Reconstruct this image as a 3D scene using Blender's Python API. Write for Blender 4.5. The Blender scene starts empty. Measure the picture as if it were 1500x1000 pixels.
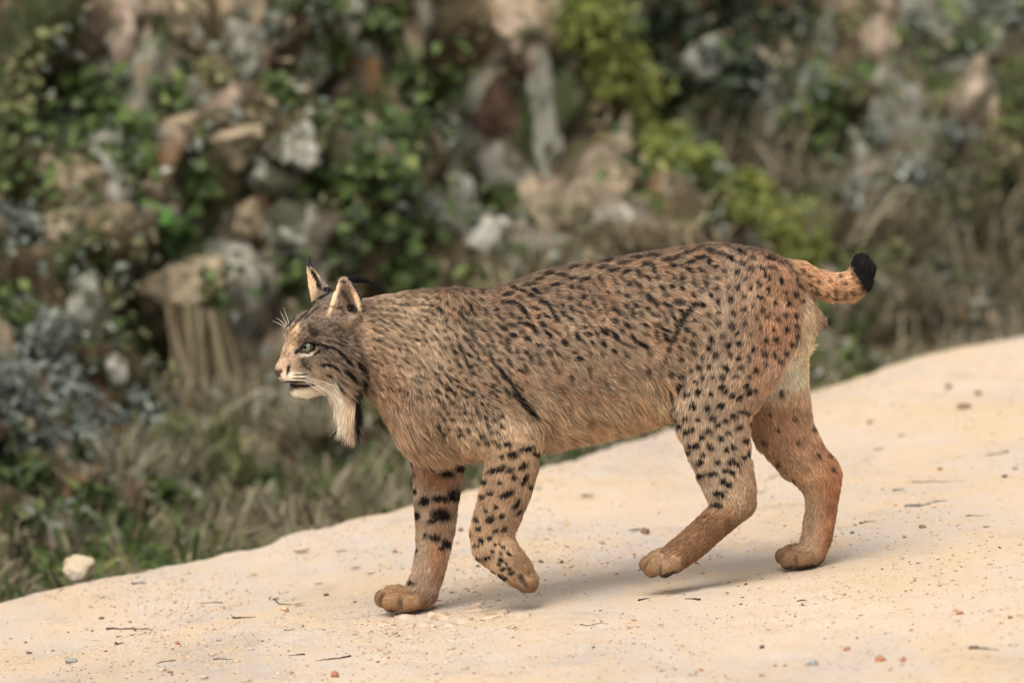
import bpy, math, random
import numpy as np
from mathutils import Vector, Matrix
from mathutils.bvhtree import BVHTree

# ------------------------------------------------------------------ camera
scene = bpy.context.scene
col = scene.collection
CAM_H, PITCH, LENS = 1.40, math.radians(5.2), 200.0
cam_d = bpy.data.cameras.new('camera')
cam_d.lens = LENS; cam_d.sensor_width = 36.0
cam_d.clip_start = 0.1; cam_d.clip_end = 2000
cam_d.dof.use_dof = True; cam_d.dof.focus_distance = 10.0; cam_d.dof.aperture_fstop = 3.3
cam = bpy.data.objects.new('camera', cam_d); col.objects.link(cam)
cam.location = (0, 0, CAM_H); cam.rotation_euler = (math.pi / 2 - PITCH, 0, 0)
scene.camera = cam

# ------------------------------------------------------------------ sky, sun, exposure
SUN_EL, SUN_AZ = math.radians(57), math.radians(208)      # azimuth clockwise from +Y: behind the camera, to its left
world = bpy.data.worlds.new('World'); scene.world = world; world.use_nodes = True
wn, wl = world.node_tree.nodes, world.node_tree.links
wn.clear()
w_out = wn.new('ShaderNodeOutputWorld'); w_bg = wn.new('ShaderNodeBackground')
w_sky = wn.new('ShaderNodeTexSky'); w_hs = wn.new('ShaderNodeHueSaturation')
w_sky.sky_type = 'NISHITA'; w_sky.sun_disc = False
w_sky.sun_elevation = SUN_EL; w_sky.sun_rotation = SUN_AZ
w_sky.air_density = 1.0; w_sky.dust_density = 4.0; w_sky.ozone_density = 1.0
w_hs.inputs['Saturation'].default_value = 0.22            # a grey, overcast sky
wl.new(w_sky.outputs[0], w_hs.inputs['Color']); wl.new(w_hs.outputs[0], w_bg.inputs['Color'])
w_bg.inputs['Strength'].default_value = 0.11
wl.new(w_bg.outputs[0], w_out.inputs[0])
sun_d = bpy.data.lights.new('sun', 'SUN'); sun_d.energy = 1.5; sun_d.angle = math.radians(46); sun_d.color = (1.0, 0.93, 0.83)
sun = bpy.data.objects.new('sun', sun_d); col.objects.link(sun)
sdir = Vector((math.sin(SUN_AZ) * math.cos(SUN_EL), math.cos(SUN_AZ) * math.cos(SUN_EL), math.sin(SUN_EL)))
sun.rotation_euler = sdir.to_track_quat('Z', 'Y').to_euler()
sun.location = (0, 0, 12)
scene.view_settings.view_transform = 'Standard'; scene.view_settings.look = 'None'
scene.view_settings.gamma = 1.0; scene.view_settings.exposure = 0.95
scene.render.engine = 'CYCLES'
scene.cycles.use_denoising = True
scene.cycles.max_bounces = 6; scene.cycles.diffuse_bounces = 3; scene.cycles.glossy_bounces = 2
scene.cycles.transparent_max_bounces = 4
try: scene.cycles_curves.shape = 'RIBBONS'
except Exception: pass

# ------------------------------------------------------------------ helpers
rng = np.random.default_rng(7); random.seed(7)
FPX = LENS / 36.0 * 1500.0
S = 10.0 / FPX                                            # metres per photo pixel at the animal
def ray(px, py):
    a, b = (px - 750) / FPX, -(py - 500) / FPX
    c, s = math.cos(PITCH), math.sin(PITCH)
    return Vector((a, c + b * s, -s + b * c))
def P(px, py, Y=10.0):
    d = ray(px, py)
    return Vector((0, 0, CAM_H)) + d * (Y / d.y)
def to_px(p):
    c, s = math.cos(PITCH), math.sin(PITCH)
    x, y, z = p[:, 0], p[:, 1], p[:, 2] - CAM_H
    dep = y * c - z * s; up = y * s + z * c
    return 750 + x / dep * FPX, 500 - up / dep * FPX
def lin(r, g, b):
    f = lambda v: ((v / 255 + 0.055) / 1.055) ** 2.4 if v > 10 else v / 255 / 12.92
    return np.array([f(r), f(g), f(b)])
_tab = np.random.default_rng(3).random((64, 64, 64)).astype(np.float32)
def vn(p):                                                # value noise 0..1
    p = np.asarray(p, dtype=np.float64); i = np.floor(p).astype(np.int64); f = p - i; f = f * f * (3 - 2 * f)
    o = 0
    for a in (0, 1):
        for b in (0, 1):
            for c in (0, 1):
                w = (f[:, 0] if a else 1 - f[:, 0]) * (f[:, 1] if b else 1 - f[:, 1]) * (f[:, 2] if c else 1 - f[:, 2])
                o = o + w * _tab[(i[:, 0] + a) & 63, (i[:, 1] + b) & 63, (i[:, 2] + c) & 63]
    return o
def fbm(p, octv=4, g=0.5):
    o = 0; a = 1.0; t = 0
    for k in range(octv):
        o = o + a * vn(np.asarray(p) * 2 ** k + 17.3 * k); t += a; a *= g
    return o / t
def sstep(a, b, x):
    t = np.clip((x - a) / (b - a), 0, 1); return t * t * (3 - 2 * t)
def mesh_obj(name, v, f, mat=None, parent=None, smooth=True, attrs=None):
    me = bpy.data.meshes.new(name)
    if isinstance(f, np.ndarray):
        v = np.asarray(v, dtype=np.float32); k = f.shape[1]
        me.vertices.add(len(v)); me.vertices.foreach_set('co', v.ravel())
        me.loops.add(f.size); me.loops.foreach_set('vertex_index', f.astype(np.int32).ravel())
        me.polygons.add(len(f)); me.polygons.foreach_set('loop_start', np.arange(0, f.size, k, dtype=np.int32))
        me.update(calc_edges=True)
    else:
        me.from_pydata([tuple(x) for x in v], [], f)
    if smooth: me.polygons.foreach_set('use_smooth', np.ones(len(me.polygons), dtype=bool))
    for nm, dom, ar in (attrs or ()):
        if ar.ndim == 1:
            at = me.attributes.new(nm, 'FLOAT', dom); at.data.foreach_set('value', ar.astype(np.float32))
        else:
            at = me.attributes.new(nm, 'FLOAT_COLOR', dom)
            at.data.foreach_set('color', np.hstack([ar, np.ones((len(ar), 1))]).astype(np.float32).ravel())
    if mat: me.materials.append(mat)
    o = bpy.data.objects.new(name, me); col.objects.link(o)
    if parent: o.parent = parent
    return o
def tag(o, label=None, cat=None, group=None, kind=None):
    if label: o['label'] = label
    if cat: o['category'] = cat
    if group: o['group'] = group
    if kind: o['kind'] = kind
    return o
def empty(name, loc, label, cat, group=None):
    o = bpy.data.objects.new(name, None); col.objects.link(o); o.location = loc; o.empty_display_size = 0.1
    return tag(o, label, cat, group)
def new_mat(name, rough=0.85, spec=0.2):
    m = bpy.data.materials.new(name); m.use_nodes = True
    b = m.node_tree.nodes['Principled BSDF']
    b.inputs['Roughness'].default_value = rough; b.inputs['Specular IOR Level'].default_value = spec
    return m, m.node_tree.nodes, m.node_tree.links, b
def ramp(n, l, fac, stops):
    r = n.new('ShaderNodeValToRGB'); e = r.color_ramp.elements
    while len(e) < len(stops): e.new(0.5)
    for k, (p, c) in enumerate(stops):
        e[k].position = p; e[k].color = (*c, 1)
    l.new(fac, r.inputs['Fac']); return r.outputs['Color']
def noise_n(n, l, vec, scale, detail=5, rough=0.6, dist=0.0):
    t = n.new('ShaderNodeTexNoise'); t.inputs['Scale'].default_value = scale; t.inputs['Detail'].default_value = detail
    t.inputs['Roughness'].default_value = rough; t.inputs['Distortion'].default_value = dist
    if vec is not None: l.new(vec, t.inputs['Vector'])
    return t.outputs['Fac']
def mix(n, l, fac, a, b, mode='MIX'):
    m = n.new('ShaderNodeMix'); m.data_type = 'RGBA'; m.blend_type = mode
    for sock, v in ((m.inputs['Factor'], fac), (m.inputs['A'], a), (m.inputs['B'], b)):
        pass
    def put(s, v):
        if isinstance(v, (int, float)): s.default_value = v
        elif isinstance(v, tuple): s.default_value = (*v, 1)
        else: l.new(v, s)
    put(m.inputs[0], fac); put(m.inputs[6], a); put(m.inputs[7], b)
    return m.outputs[2]
def bump(n, l, b, h, strength, dist):
    u = n.new('ShaderNodeBump'); u.inputs['Strength'].default_value = strength; u.inputs['Distance'].default_value = dist
    l.new(h, u.inputs['Height']); l.new(u.outputs[0], b.inputs['Normal'])
def pos_n(n): return n.new('ShaderNodeNewGeometry').outputs['Position']
def leaf_mat(name, c1, c2, c3=None, trans=0.25):
    m, n, l, b = new_mat(name, 0.55, 0.3)
    a = n.new('ShaderNodeAttribute'); a.attribute_name = 'tint'
    st = [(0.0, c1), (0.75, c2)] + ([(1.0, c3)] if c3 else [])
    c = ramp(n, l, a.outputs['Fac'], st)
    l.new(c, b.inputs['Base Color'])
    t = n.new('ShaderNodeBsdfTranslucent'); l.new(c, t.inputs['Color'])
    mx = n.new('ShaderNodeMixShader'); mx.inputs[0].default_value = trans
    l.new(b.outputs[0], mx.inputs[1]); l.new(t.outputs[0], mx.inputs[2])
    l.new(mx.outputs[0], n['Material Output'].inputs['Surface'])
    return m
def rock_mat(name, ca, cb, cc, scale=7.0, lich=None, dirt=0.9):
    m, n, l, b = new_mat(name, 0.92, 0.15)
    tc = n.new('ShaderNodeTexCoord').outputs['Object']
    f = noise_n(n, l, tc, scale, 8, 0.65, 0.6)
    c = ramp(n, l, f, [(0.28, ca), (0.52, cb), (0.72, cc)])
    if lich:
        g = noise_n(n, l, tc, scale * 2.7, 4, 0.6)
        k = ramp(n, l, g, [(0.55, (0, 0, 0)), (0.66, (1, 1, 1))])
        c = mix(n, l, k, c, lich)
    pw = pos_n(n); g2 = noise_n(n, l, pw, 9, 6, 0.7, 0.6)
    c = mix(n, l, ramp(n, l, g2, [(0.45, (0, 0, 0)), (0.56, (dirt, dirt, dirt))]), c, (0.065, 0.065, 0.032))
    l.new(c, b.inputs['Base Color'])
    bump(n, l, b, noise_n(n, l, tc, scale * 5, 6, 0.7), 0.8, 0.015)
    return m
# ground plane of the sloping track: fitted to the two planted paws
A_ = P(596, 897, 10.06); B_ = P(1176, 833, 10.06)
GB = (B_.z - A_.z) / (B_.x - A_.x); GA = A_.z - GB * A_.x
def gz(x, y): return GA + GB * x
def on_ground(px, py):
    d = ray(px, py); o = Vector((0, 0, CAM_H))
    t = (GA + GB * o.x - o.z) / (d.z - GB * d.x)
    return o + d * t

# ------------------------------------------------------------------ the track, the verge and the bank
RT, RN, RO = np.array([0.622, 0.783]), np.array([-0.783, 0.622]), np.array([0.02, 12.18])
def tn_xy(t, n): return RO[0] + RT[0] * t + RN[0] * n, RO[1] + RT[1] * t + RN[1] * n
_edge = [on_ground(*q) for q in [(0, 868), (150, 838), (300, 806), (450, 773), (600, 735), (800, 674), (972, 622), (1180, 566), (1300, 528), (1400, 503), (1500, 488)]]
_et = np.array([(e.x - RO[0]) * RT[0] + (e.y - RO[1]) * RT[1] for e in _edge]); _en = np.array([(e.x - RO[0]) * RN[0] + (e.y - RO[1]) * RN[1] for e in _edge])
def edge_n(t): return np.interp(t, _et, _en) + 0.018 * (fbm(np.stack([t * 5, t * 0, t * 0 + 3], 1), 4) - 0.5)

# road sheet
m_road, n, l, b = new_mat('sandy_track', 0.95, 0.1)
ps = pos_n(n)
mp = n.new('ShaderNodeMapping'); l.new(ps, mp.inputs['Vector']); mp.inputs['Rotation'].default_value = (0, 0, 0.25); mp.inputs['Scale'].default_value = (1.0, 0.6, 1.0)
big = noise_n(n, l, mp.outputs[0], 1.7, 6, 0.6, 0.3)
c = ramp(n, l, big, [(0.32, (0.49, 0.415, 0.35)), (0.48, (0.61, 0.505, 0.415)), (0.60, (0.675, 0.54, 0.41))])
och = noise_n(n, l, mp.outputs[0], 2.6, 5, 0.62, 0.6)
c = mix(n, l, ramp(n, l, och, [(0.48, (0, 0, 0)), (0.62, (0.55, 0.55, 0.55))]), c, (0.68, 0.49, 0.29))
worn = noise_n(n, l, mp.outputs[0], 5.2, 6, 0.68, 0.8)
c = mix(n, l, ramp(n, l, worn, [(0.56, (0, 0, 0)), (0.68, (0.55, 0.55, 0.55))]), c, (0.42, 0.335, 0.255))
med = noise_n(n, l, mp.outputs[0], 14, 6, 0.7, 0.4)
c = mix(n, l, ramp(n, l, med, [(0.45, (0, 0, 0)), (0.72, (0.9, 0.9, 0.9))]), c, (0.66, 0.485, 0.31))
gr = noise_n(n, l, ps, 130, 4, 0.75)
c = mix(n, l, ramp(n, l, gr, [(0.27, (0.8, 0.8, 0.8)), (0.42, (0, 0, 0))]), c, (0.34, 0.24, 0.16))
gr2 = noise_n(n, l, ps, 260, 3, 0.7)
c = mix(n, l, ramp(n, l, gr2, [(0.6, (0, 0, 0)), (0.75, (0.7, 0.7, 0.7))]), c, (0.74, 0.63, 0.49))
red = noise_n(n, l, ps, 55, 2, 0.5)
c = mix(n, l, ramp(n, l, red, [(0.70, (0, 0, 0)), (0.74, (0.6, 0.6, 0.6))]), c, (0.5, 0.22, 0.11))
l.new(c, b.inputs['Base Color'])
ad = n.new('ShaderNodeMath'); ad.operation = 'ADD'; l.new(gr, ad.inputs[0]); l.new(med, ad.inputs[1])
bump(n, l, b, ad.outputs[0], 0.9, 0.010)

def spaced(a, b, core, fine, coarse):
    xs = [a]
    while xs[-1] < b:
        d = 0 if core[0] <= xs[-1] <= core[1] else min(abs(xs[-1] - core[0]), abs(xs[-1] - core[1]))
        xs.append(xs[-1] + fine + (coarse - fine) * min(1, d / 4))
    return np.array(xs)
def road_bump(x, y, t, nn):
    q = np.stack([x, y, x * 0], 1)
    z = 0.020 * (fbm(q * 1.3, 3) - 0.5) + 0.010 * (fbm(q * 6 + 5, 3) - 0.5) + (0.006 + 0.022 * sstep(.5, .62, fbm(q * 2.3 + 21, 3))) * (fbm(q * 26, 3) - 0.5)
    z = z + 0.018 * np.exp(-((nn + 0.22) / 0.16) ** 2) * fbm(q * 1.1 + 9, 2)           # low crest along the edge
    z = z - 0.012 * np.exp(-((nn + 0.62) / 0.14) ** 2)                                # worn wheel track
    return z
tg = spaced(-9, 16, (-2.6, 3.0), 0.03, 0.5); sg = np.concatenate([np.linspace(0, 1.2, 46)[:-1], np.linspace(1.2, 3.6, 82)[:-1], np.linspace(3.6, 9, 16)])
T, D = np.meshgrid(tg, sg, indexing='ij'); T = T.ravel(); D = D.ravel()
E = edge_n(T); N = E - D
X, Y = tn_xy(T, N)
Zr = GA + GB * X + road_bump(X, Y, T, -D) - 0.05 * np.exp(-D / 0.03)
# flatten where the paws are planted so they rest on the sand
for q in ((596, 897), (1172, 833)):
    w = P(*q, 10.06); k = np.exp(-((X - w.x) ** 2 + (Y - w.y) ** 2) / 0.09 ** 2); Zr = Zr * (1 - k) + (GA + GB * X + 0.001) * k
def grid_faces(a, b):
    i = np.arange(a * b).reshape(a, b)
    return np.stack([i[:-1, :-1], i[1:, :-1], i[1:, 1:], i[:-1, 1:]], -1).reshape(-1, 4)
road_v = np.stack([X, Y, Zr], 1); road_f = grid_faces(len(tg), len(sg))
road = tag(mesh_obj('road', road_v, road_f[:, ::-1], m_road), kind='structure')

# verge ground, one sheet to the horizon
m_soil, n, l, b = new_mat('verge_soil', 0.95, 0.1)
f = noise_n(n, l, pos_n(n), 9, 7, 0.7, 0.5)
c = ramp(n, l, f, [(0.3, (0.035, 0.04, 0.018)), (0.5, (0.11, 0.10, 0.05)), (0.7, (0.20, 0.165, 0.10))])
l.new(c, b.inputs['Base Color']); bump(n, l, b, f, 0.8, 0.04)
tg2 = spaced(-320, 320, (-3, 6), 0.09, 9); ng2 = spaced(-320, 320, (-0.2, 2.0), 0.09, 9)
T2, N2 = np.meshgrid(tg2, ng2, indexing='ij'); T2 = T2.ravel(); N2 = N2.ravel(); X2, Y2 = tn_xy(T2, N2)
far = np.clip(np.hypot(T2, N2) / 20 - 0.5, 0, 1)
q2 = np.stack([X2, Y2, X2 * 0], 1)
Z2 = GA + GB * np.clip(X2, -12, 12) - 0.045 - 0.10 * sstep(-0.3, 0.7, N2 - 0) * (N2 < 30) + 0.07 * (fbm(q2 * 3, 4) - 0.5) * (1 - far) * sstep(0, 0.3, N2) - 0.08 * (N2 < -0.3)
ground = tag(mesh_obj('ground', np.stack([X2, Y2, Z2], 1), grid_faces(len(tg2), len(ng2))[:, ::-1], m_soil), kind='structure')

# steep rocky bank beyond the verge
m_bank, n, l, b = new_mat('bank_earth', 0.95, 0.1)
ps = pos_n(n)
at = n.new('ShaderNodeAttribute'); at.attribute_name = 'tone'
mv_ = n.new('ShaderNodeMapping'); l.new(ps, mv_.inputs['Vector']); mv_.inputs['Scale'].default_value = (1, 1, .38)
f1 = noise_n(n, l, mv_.outputs[0], 9.5, 8, 0.7, 0.8)
c = mix(n, l, 1.0, at.outputs['Color'], ramp(n, l, f1, [(0.36, (0.16, 0.145, 0.12)), (0.50, (0.95, 0.95, 0.95)), (0.64, (1.4, 1.37, 1.3))]), 'MULTIPLY')
so = noise_n(n, l, mv_.outputs[0], 4.4, 7, 0.65, 0.7)
c = mix(n, l, ramp(n, l, so, [(0.48, (0, 0, 0)), (0.56, (0.9, 0.9, 0.9))]), c, (0.062, 0.047, 0.026))
ru = noise_n(n, l, mv_.outputs[0], 7.7, 5, 0.6, 0.5)
c = mix(n, l, ramp(n, l, ru, [(0.58, (0, 0, 0)), (0.66, (0.7, 0.7, 0.7))]), c, (0.26, 0.15, 0.075))
mo = noise_n(n, l, ps, 5.3, 6, 0.6, 0.5)
c = mix(n, l, ramp(n, l, mo, [(0.50, (0, 0, 0)), (0.60, (0.85, 0.85, 0.85))]), c, (0.045, 0.066, 0.018))
l.new(c, b.inputs['Base Color']); bump(n, l, b, noise_n(n, l, ps, 26, 6, 0.7), 0.9, 0.03)
BH = 3.0
tg3 = spaced(-14, 22, (-3.2, 4.2), 0.022, 0.6); hg3 = np.concatenate([np.linspace(-0.3, 1.45, 84)[:-1], np.linspace(1.45, BH, 26)[:-1], BH + np.linspace(0, 1, 8) ** 2 * 9])
T3, H3 = np.meshgrid(tg3, hg3, indexing='ij'); T3 = T3.ravel(); H3 = H3.ravel()
def bank_pt(t, h):
    foot = 1.30 + 0.16 * np.sin(t * 1.1 + 0.6) + 0.10 * np.sin(t * 2.7)
    hh = np.minimum(h, BH); nn = foot + 0.55 * hh - 0.25 * np.exp(-np.maximum(hh, 0) / 0.15) + np.maximum(h - BH, 0) * 1.0
    x, y = tn_xy(t, nn)
    return x, y, GA + GB * np.clip(x, -12, 12) - 0.14 + np.minimum(h, BH) + np.maximum(h - BH, 0) * 0.25
X3, Y3, Z3 = bank_pt(T3, H3)
f3 = grid_faces(len(tg3), len(hg3))
bank0 = np.stack([X3, Y3, Z3], 1)
bvh0 = BVHTree.FromPolygons(bank0.tolist(), f3.tolist())
CAMV = Vector((0, 0, CAM_H))
nb = np.array([RN[0] * 0.9, RN[1] * 0.9, -0.42])                         # into the bank
d3 = 0.30 * (0.5 - fbm(bank0 * 1.5, 2)) + 0.26 * (0.5 - fbm(bank0 * 3.2 + 4, 4)) + 0.10 * (0.5 - fbm(bank0 * 11, 3))
sd = np.stack([rng.uniform(-5, 6, 1500), rng.uniform(-.4, 3.2, 1500)], 1); so_ = rng.uniform(-.10, .08, 1500)
PALB = np.array([(.46, .36, .25), (.42, .33, .24), (.38, .365, .31), (.46, .44, .375), (.28, .22, .15), (.34, .33, .26), (.15, .115, .07), (.10, .11, .055)])
st_ = PALB[rng.choice(8, 1500, p=[.13, .13, .17, .08, .16, .12, .12, .09])]
wt = np.stack([T3 + .10 * (fbm(bank0 * 4, 3) - .5) * 2, (H3 + .10 * (fbm(bank0 * 4 + 40, 3) - .5) * 2) * .62], 1); sdw = sd * np.array([1, .62])
i1 = np.zeros(len(wt), int); dA = np.zeros(len(wt)); dB = np.zeros(len(wt))
for a in range(0, len(wt), 4000):
    dd = ((wt[a:a + 4000, None, :] - sdw[None]) ** 2).sum(-1); k2 = np.argpartition(dd, 1, axis=1)[:, :2]; e = np.take_along_axis(dd, k2, 1); od = np.argsort(e, 1); e = np.sqrt(np.take_along_axis(e, od, 1)); k2 = np.take_along_axis(k2, od, 1)
    i1[a:a + 4000] = k2[:, 0]; dA[a:a + 4000] = e[:, 0]; dB[a:a + 4000] = e[:, 1]
d3 = d3 + so_[i1] + .09 * np.exp(-((dB - dA) / .022) ** 2)
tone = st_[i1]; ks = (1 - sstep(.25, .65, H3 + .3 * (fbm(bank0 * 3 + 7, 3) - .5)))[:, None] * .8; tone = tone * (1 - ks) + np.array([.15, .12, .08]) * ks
d3 *= 1 - sstep(BH, BH + 2, H3) * 0.8
# dark hollows and overhangs (photo position, radius in metres, depth)
for px, py, r, dp in [(150, 95, .13, .25), (30, 40, .10, .2), (330, 330, .12, .22), (470, 120, .12, .22), (370, 495, .14, .35), (960, 80, .20, .35), (1010, 185, .16, .3), (690, 165, .10, .3),
                      (740, 165, .16, .34), (825, 240, .10, .2), (1060, 200, .14, .25), (60, 430, .10, .18), (255, 400, .09, .18), (1190, 220, .12, .2), (560, 110, .1, .16), (640, 440, .1, .15)]:
    hit = bvh0.ray_cast(CAMV, ray(px, py).normalized())[0]
    if hit is None: continue
    dd = ((bank0 - np.array(hit)) ** 2).sum(1); d3 = d3 + 1.35 * dp * np.exp(-dd / (r * r))
bank_v = bank0 + d3[:, None] * nb
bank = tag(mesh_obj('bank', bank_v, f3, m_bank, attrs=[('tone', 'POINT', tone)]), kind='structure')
bvh = BVHTree.FromPolygons(np.vstack([bank_v, np.stack([X2, Y2, Z2], 1)]).tolist(), f3.tolist() + (grid_faces(len(tg2), len(ng2)) + len(bank_v)).tolist())
bvh_road = BVHTree.FromPolygons(road_v.tolist(), road_f.tolist())
def hitp(px, py):
    h = bvh.ray_cast(CAMV, ray(px, py).normalized())
    return h[0], h[1], h[3]
def drop(x, y):
    h = bvh.ray_cast(Vector((x, y, 6)), Vector((0, 0, -1)))[0]
    return h.z if h else gz(x, y) - 0.1

# ------------------------------------------------------------------ rocks in the bank
M_tan = rock_mat('tan_limestone', (0.22, 0.16, 0.10), (0.42, 0.33, 0.22), (0.55, 0.45, 0.33), 6)
M_pink = rock_mat('pinkish_limestone', (0.22, 0.155, 0.11), (0.38, 0.29, 0.22), (0.47, 0.39, 0.31), 5)
M_grey = rock_mat('grey_lichened_limestone', (0.15, 0.14, 0.11), (0.33, 0.32, 0.27), (0.46, 0.45, 0.40), 6, (0.25, 0.28, 0.20))
M_white = rock_mat('pale_limestone', (0.30, 0.28, 0.22), (0.52, 0.50, 0.43), (0.64, 0.62, 0.55), 7, (0.36, 0.34, 0.24))
M_red = rock_mat('reddish_earthy_rock', (0.03, 0.018, 0.014), (0.10, 0.055, 0.042), (0.22, 0.14, 0.105), 6)
import bmesh
def ico(sub):
    bm = bmesh.new(); bmesh.ops.create_icosphere(bm, subdivisions=sub, radius=1.0)
    v = np.array([x.co for x in bm.verts]); f = np.array([[x.index for x in g.verts] for g in bm.faces]); bm.free(); return v, f
ICO = {k: ico(k) for k in (1, 2, 3, 4)}
def rock_mesh(seed, rx, ry, rz, rough=0.35, sub=3, cuts=7):
    v, f = ICO[sub]; v = v.copy(); o = seed * 7.31
    v = v * (1 + rough * 2.4 * (fbm(v * 1.1 + o, 3) - 0.5))[:, None]
    g = np.random.default_rng(seed)                              # chop with planes for facets
    for k in range(cuts):
        nrm = g.normal(size=3); nrm /= np.linalg.norm(nrm); d = g.uniform(0.5, 0.88)
        e = v @ nrm - d; v = v - np.where(e > 0, e, 0)[:, None] * nrm * 0.92
    v = v * (1 + rough * 0.55 * (fbm(v * 5 + o, 3) - 0.5))[:, None]
    return v * np.array([rx, ry, rz]), f
ROCKS = [  # px, py, rx, rz in photo pixels, material, label
 (128, 285, 62, 58, M_tan, 'big warm tan boulder bulging from the bank beside the grey shrub'),
 (92, 335, 45, 40, M_tan, 'tan rock under the big warm tan boulder'),
 (285, 42, 55, 42, M_tan, 'broad tan rock high on the bank above the ivy'),
 (190, 40, 40, 60, M_pink, 'tall pinkish rock beside the dark hollow at the bank top'),
 (330, 170, 36, 46, M_pink, 'pinkish rock slab leaning among ivy in the bank'),
 (352, 218, 40, 34, M_tan, 'squat tan rock below the pinkish slab'),
 (232, 282, 28, 20, M_pink, 'small pinkish rock above the bright green plant'),
 (278, 425, 62, 42, M_tan, 'ochre overhanging rock with dry roots trailing below it'),
 (325, 462, 30, 32, M_grey, 'grey rock tucked under the ochre overhang'),
 (366, 72, 30, 36, M_grey, 'light grey lichened rock near the bank top'),
 (452, 75, 28, 78, M_grey, 'tall narrow grey rock standing upright in the bank'),
 (398, 262, 44, 34, M_grey, 'flat grey lichened rock in the middle of the bank'),
 (432, 210, 34, 28, M_white, 'pale rock above the flat grey rock'),
 (425, 322, 46, 36, M_grey, 'rounded grey rock below the flat grey rock'),
 (372, 330, 34, 30, M_tan, 'small tan rock beside the rounded grey rock'),
 (652, 262, 48, 66, M_white, 'big whitish rock face streaked with lichen'),
 (655, 150, 26, 62, M_white, 'narrow whitish rock rib above the big whitish face'),
 (715, 362, 30, 36, M_white, 'whitish rock block just behind the shoulders of the cat'),
 (655, 350, 26, 44, M_grey, 'greyish rock column under the big whitish face'),
 (505, 345, 20, 42, M_white, 'thin pale rock sliver beside the ivy curtain'),
 (742, 165, 36, 66, M_red, 'dark reddish earthy rock set back in a hollow'),
 (762, 52, 44, 50, M_pink, 'pinkish rock capping the reddish hollow'),
 (803, 190, 22, 110, M_grey, 'long grey rock rib running down beside the reddish hollow'),
 (845, 335, 50, 40, M_tan, 'tan rock above the back of the cat'),
 (910, 225, 18, 50, M_pink, 'slim pinkish rock under the yellow green broom'),
 (1290, 62, 56, 92, M_pink, 'tall pinkish tan rock face beside the dark bushes'),
 (1312, 195, 58, 90, M_grey, 'large grey rock below the tall pinkish face'),
 (1385, 70, 32, 66, M_grey, 'grey lichened pillar beside the pinkish rock face'),
 (1255, 245, 26, 50, M_white, 'pale rock wedge at the foot of the large grey rock'),
 (1460, 60, 34, 60, M_grey, 'grey rock at the far end of the bank'),
 (1430, 140, 34, 50, M_pink, 'pinkish weathered rock beside the grey pillar'),
 (125, 455, 34, 44, M_grey, 'grey rock showing above the grey green shrubs'),
 (170, 535, 22, 26, M_white, 'small pale rock beside the tall dry stalk'),
 (512, 30, 22, 34, M_white, 'small whitish rock high among ivy leaves'),
 (600, 60, 24, 50, M_tan, 'narrow tan rock above the ivy curtain'),
 (1040, 85, 40, 34, M_grey, 'grey rock half hidden by dark bushes'),
 (1120, 150, 34, 30, M_grey, 'smaller grey rock below the dark bushes'),
 (1210, 60, 24, 50, M_grey, 'grey rock between the dark bushes and the pinkish face'),
 (1215, 455, 36, 26, M_tan, 'tan rock low behind the rump of the cat'),
 (1475, 468, 44, 26, M_tan, 'tan stone lying on the verge at the track edge'),
 (20, 190, 30, 50, M_tan, 'tan rock under pale green creeper'),
 (560, 230, 22, 30, M_pink, 'small pinkish rock within the ivy curtain'),
]
for k, (px, py, rx, rz, mt, lab) in enumerate(ROCKS):
    h, nr, dist = hitp(px, py)
    if h is None: continue
    sc = h.y / FPX * (0.92 if py < 440 else 0.9)
    v, f = rock_mesh(k + 3, rx * sc * 1.35, min(rx, rz) * sc * 1.0, rz * sc * 1.4, 0.85, 4, 12)
    v = v @ np.array(Matrix.Rotation(random.uniform(-0.25, 0.25), 3, 'Y')).T
    o = mesh_obj('rock', v, f, mt, smooth=True); o.location = h + Vector((0, 0.25 * min(rx, rz) * sc, 0)); o.rotation_euler = (0, 0, 0.67 + random.uniform(-.3, .3))
    tag(o, lab, 'rock', 'rocks set in the bank')

# ------------------------------------------------------------------ plants
_stop = set('bulging under high beside leaning below above with tucked near standing in streaked just set capping running half between low lying showing among at within'.split())
def short(lab):
    w = lab.split(); k = next((i for i, x in enumerate(w) if i > 1 and x in _stop), len(w)); return ' '.join(w[:k])
ANCH = [(px, py, short(lab)) for px, py, rx, rz, mt, lab in ROCKS] + [(118, 828, 'white and ochre stone'), (190, 620, 'tall pale dry stalk'), (350, 770, 'brown fallen stem')]
_nm = {}
for a_ in ANCH: _nm[a_[2]] = _nm.get(a_[2], 0) + 1
ANCH = [a_ for a_ in ANCH if _nm[a_[2]] == 1]
_used = set()
def which(lab, px, py):
    for ax, ay, nm in sorted(ANCH, key=lambda q: (q[0] - px) ** 2 + (q[1] - py) ** 2)[:16]:
        rel = 'covering' if abs(px - ax) < 22 and abs(py - ay) < 22 and 'grass' not in lab else 'above' if ay - py > abs(px - ax) * .8 else 'below' if py - ay > abs(px - ax) * .8 else 'beside'
        t = lab + ' ' + rel + ' the ' + nm
        if t not in _used and len(t.split()) <= 16: _used.add(t); return t
    return lab
L_ivy = leaf_mat('ivy_leaf', (0.028, 0.046, 0.013), (0.10, 0.15, 0.038), (0.24, 0.27, 0.09))
L_bright = leaf_mat('bright_leaf', (0.06, 0.16, 0.025), (0.12, 0.30, 0.05), (0.2, 0.38, 0.08))
L_broom = leaf_mat('yellow_green_leaf', (0.09, 0.12, 0.022), (0.27, 0.29, 0.065), (0.42, 0.40, 0.13))
L_grey = leaf_mat('grey_green_leaf', (0.11, 0.128, 0.105), (0.28, 0.305, 0.26), (0.42, 0.44, 0.38))
L_dark = leaf_mat('dark_leaf', (0.011, 0.018, 0.008), (0.036, 0.052, 0.022), (0.13, 0.15, 0.08))
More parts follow.
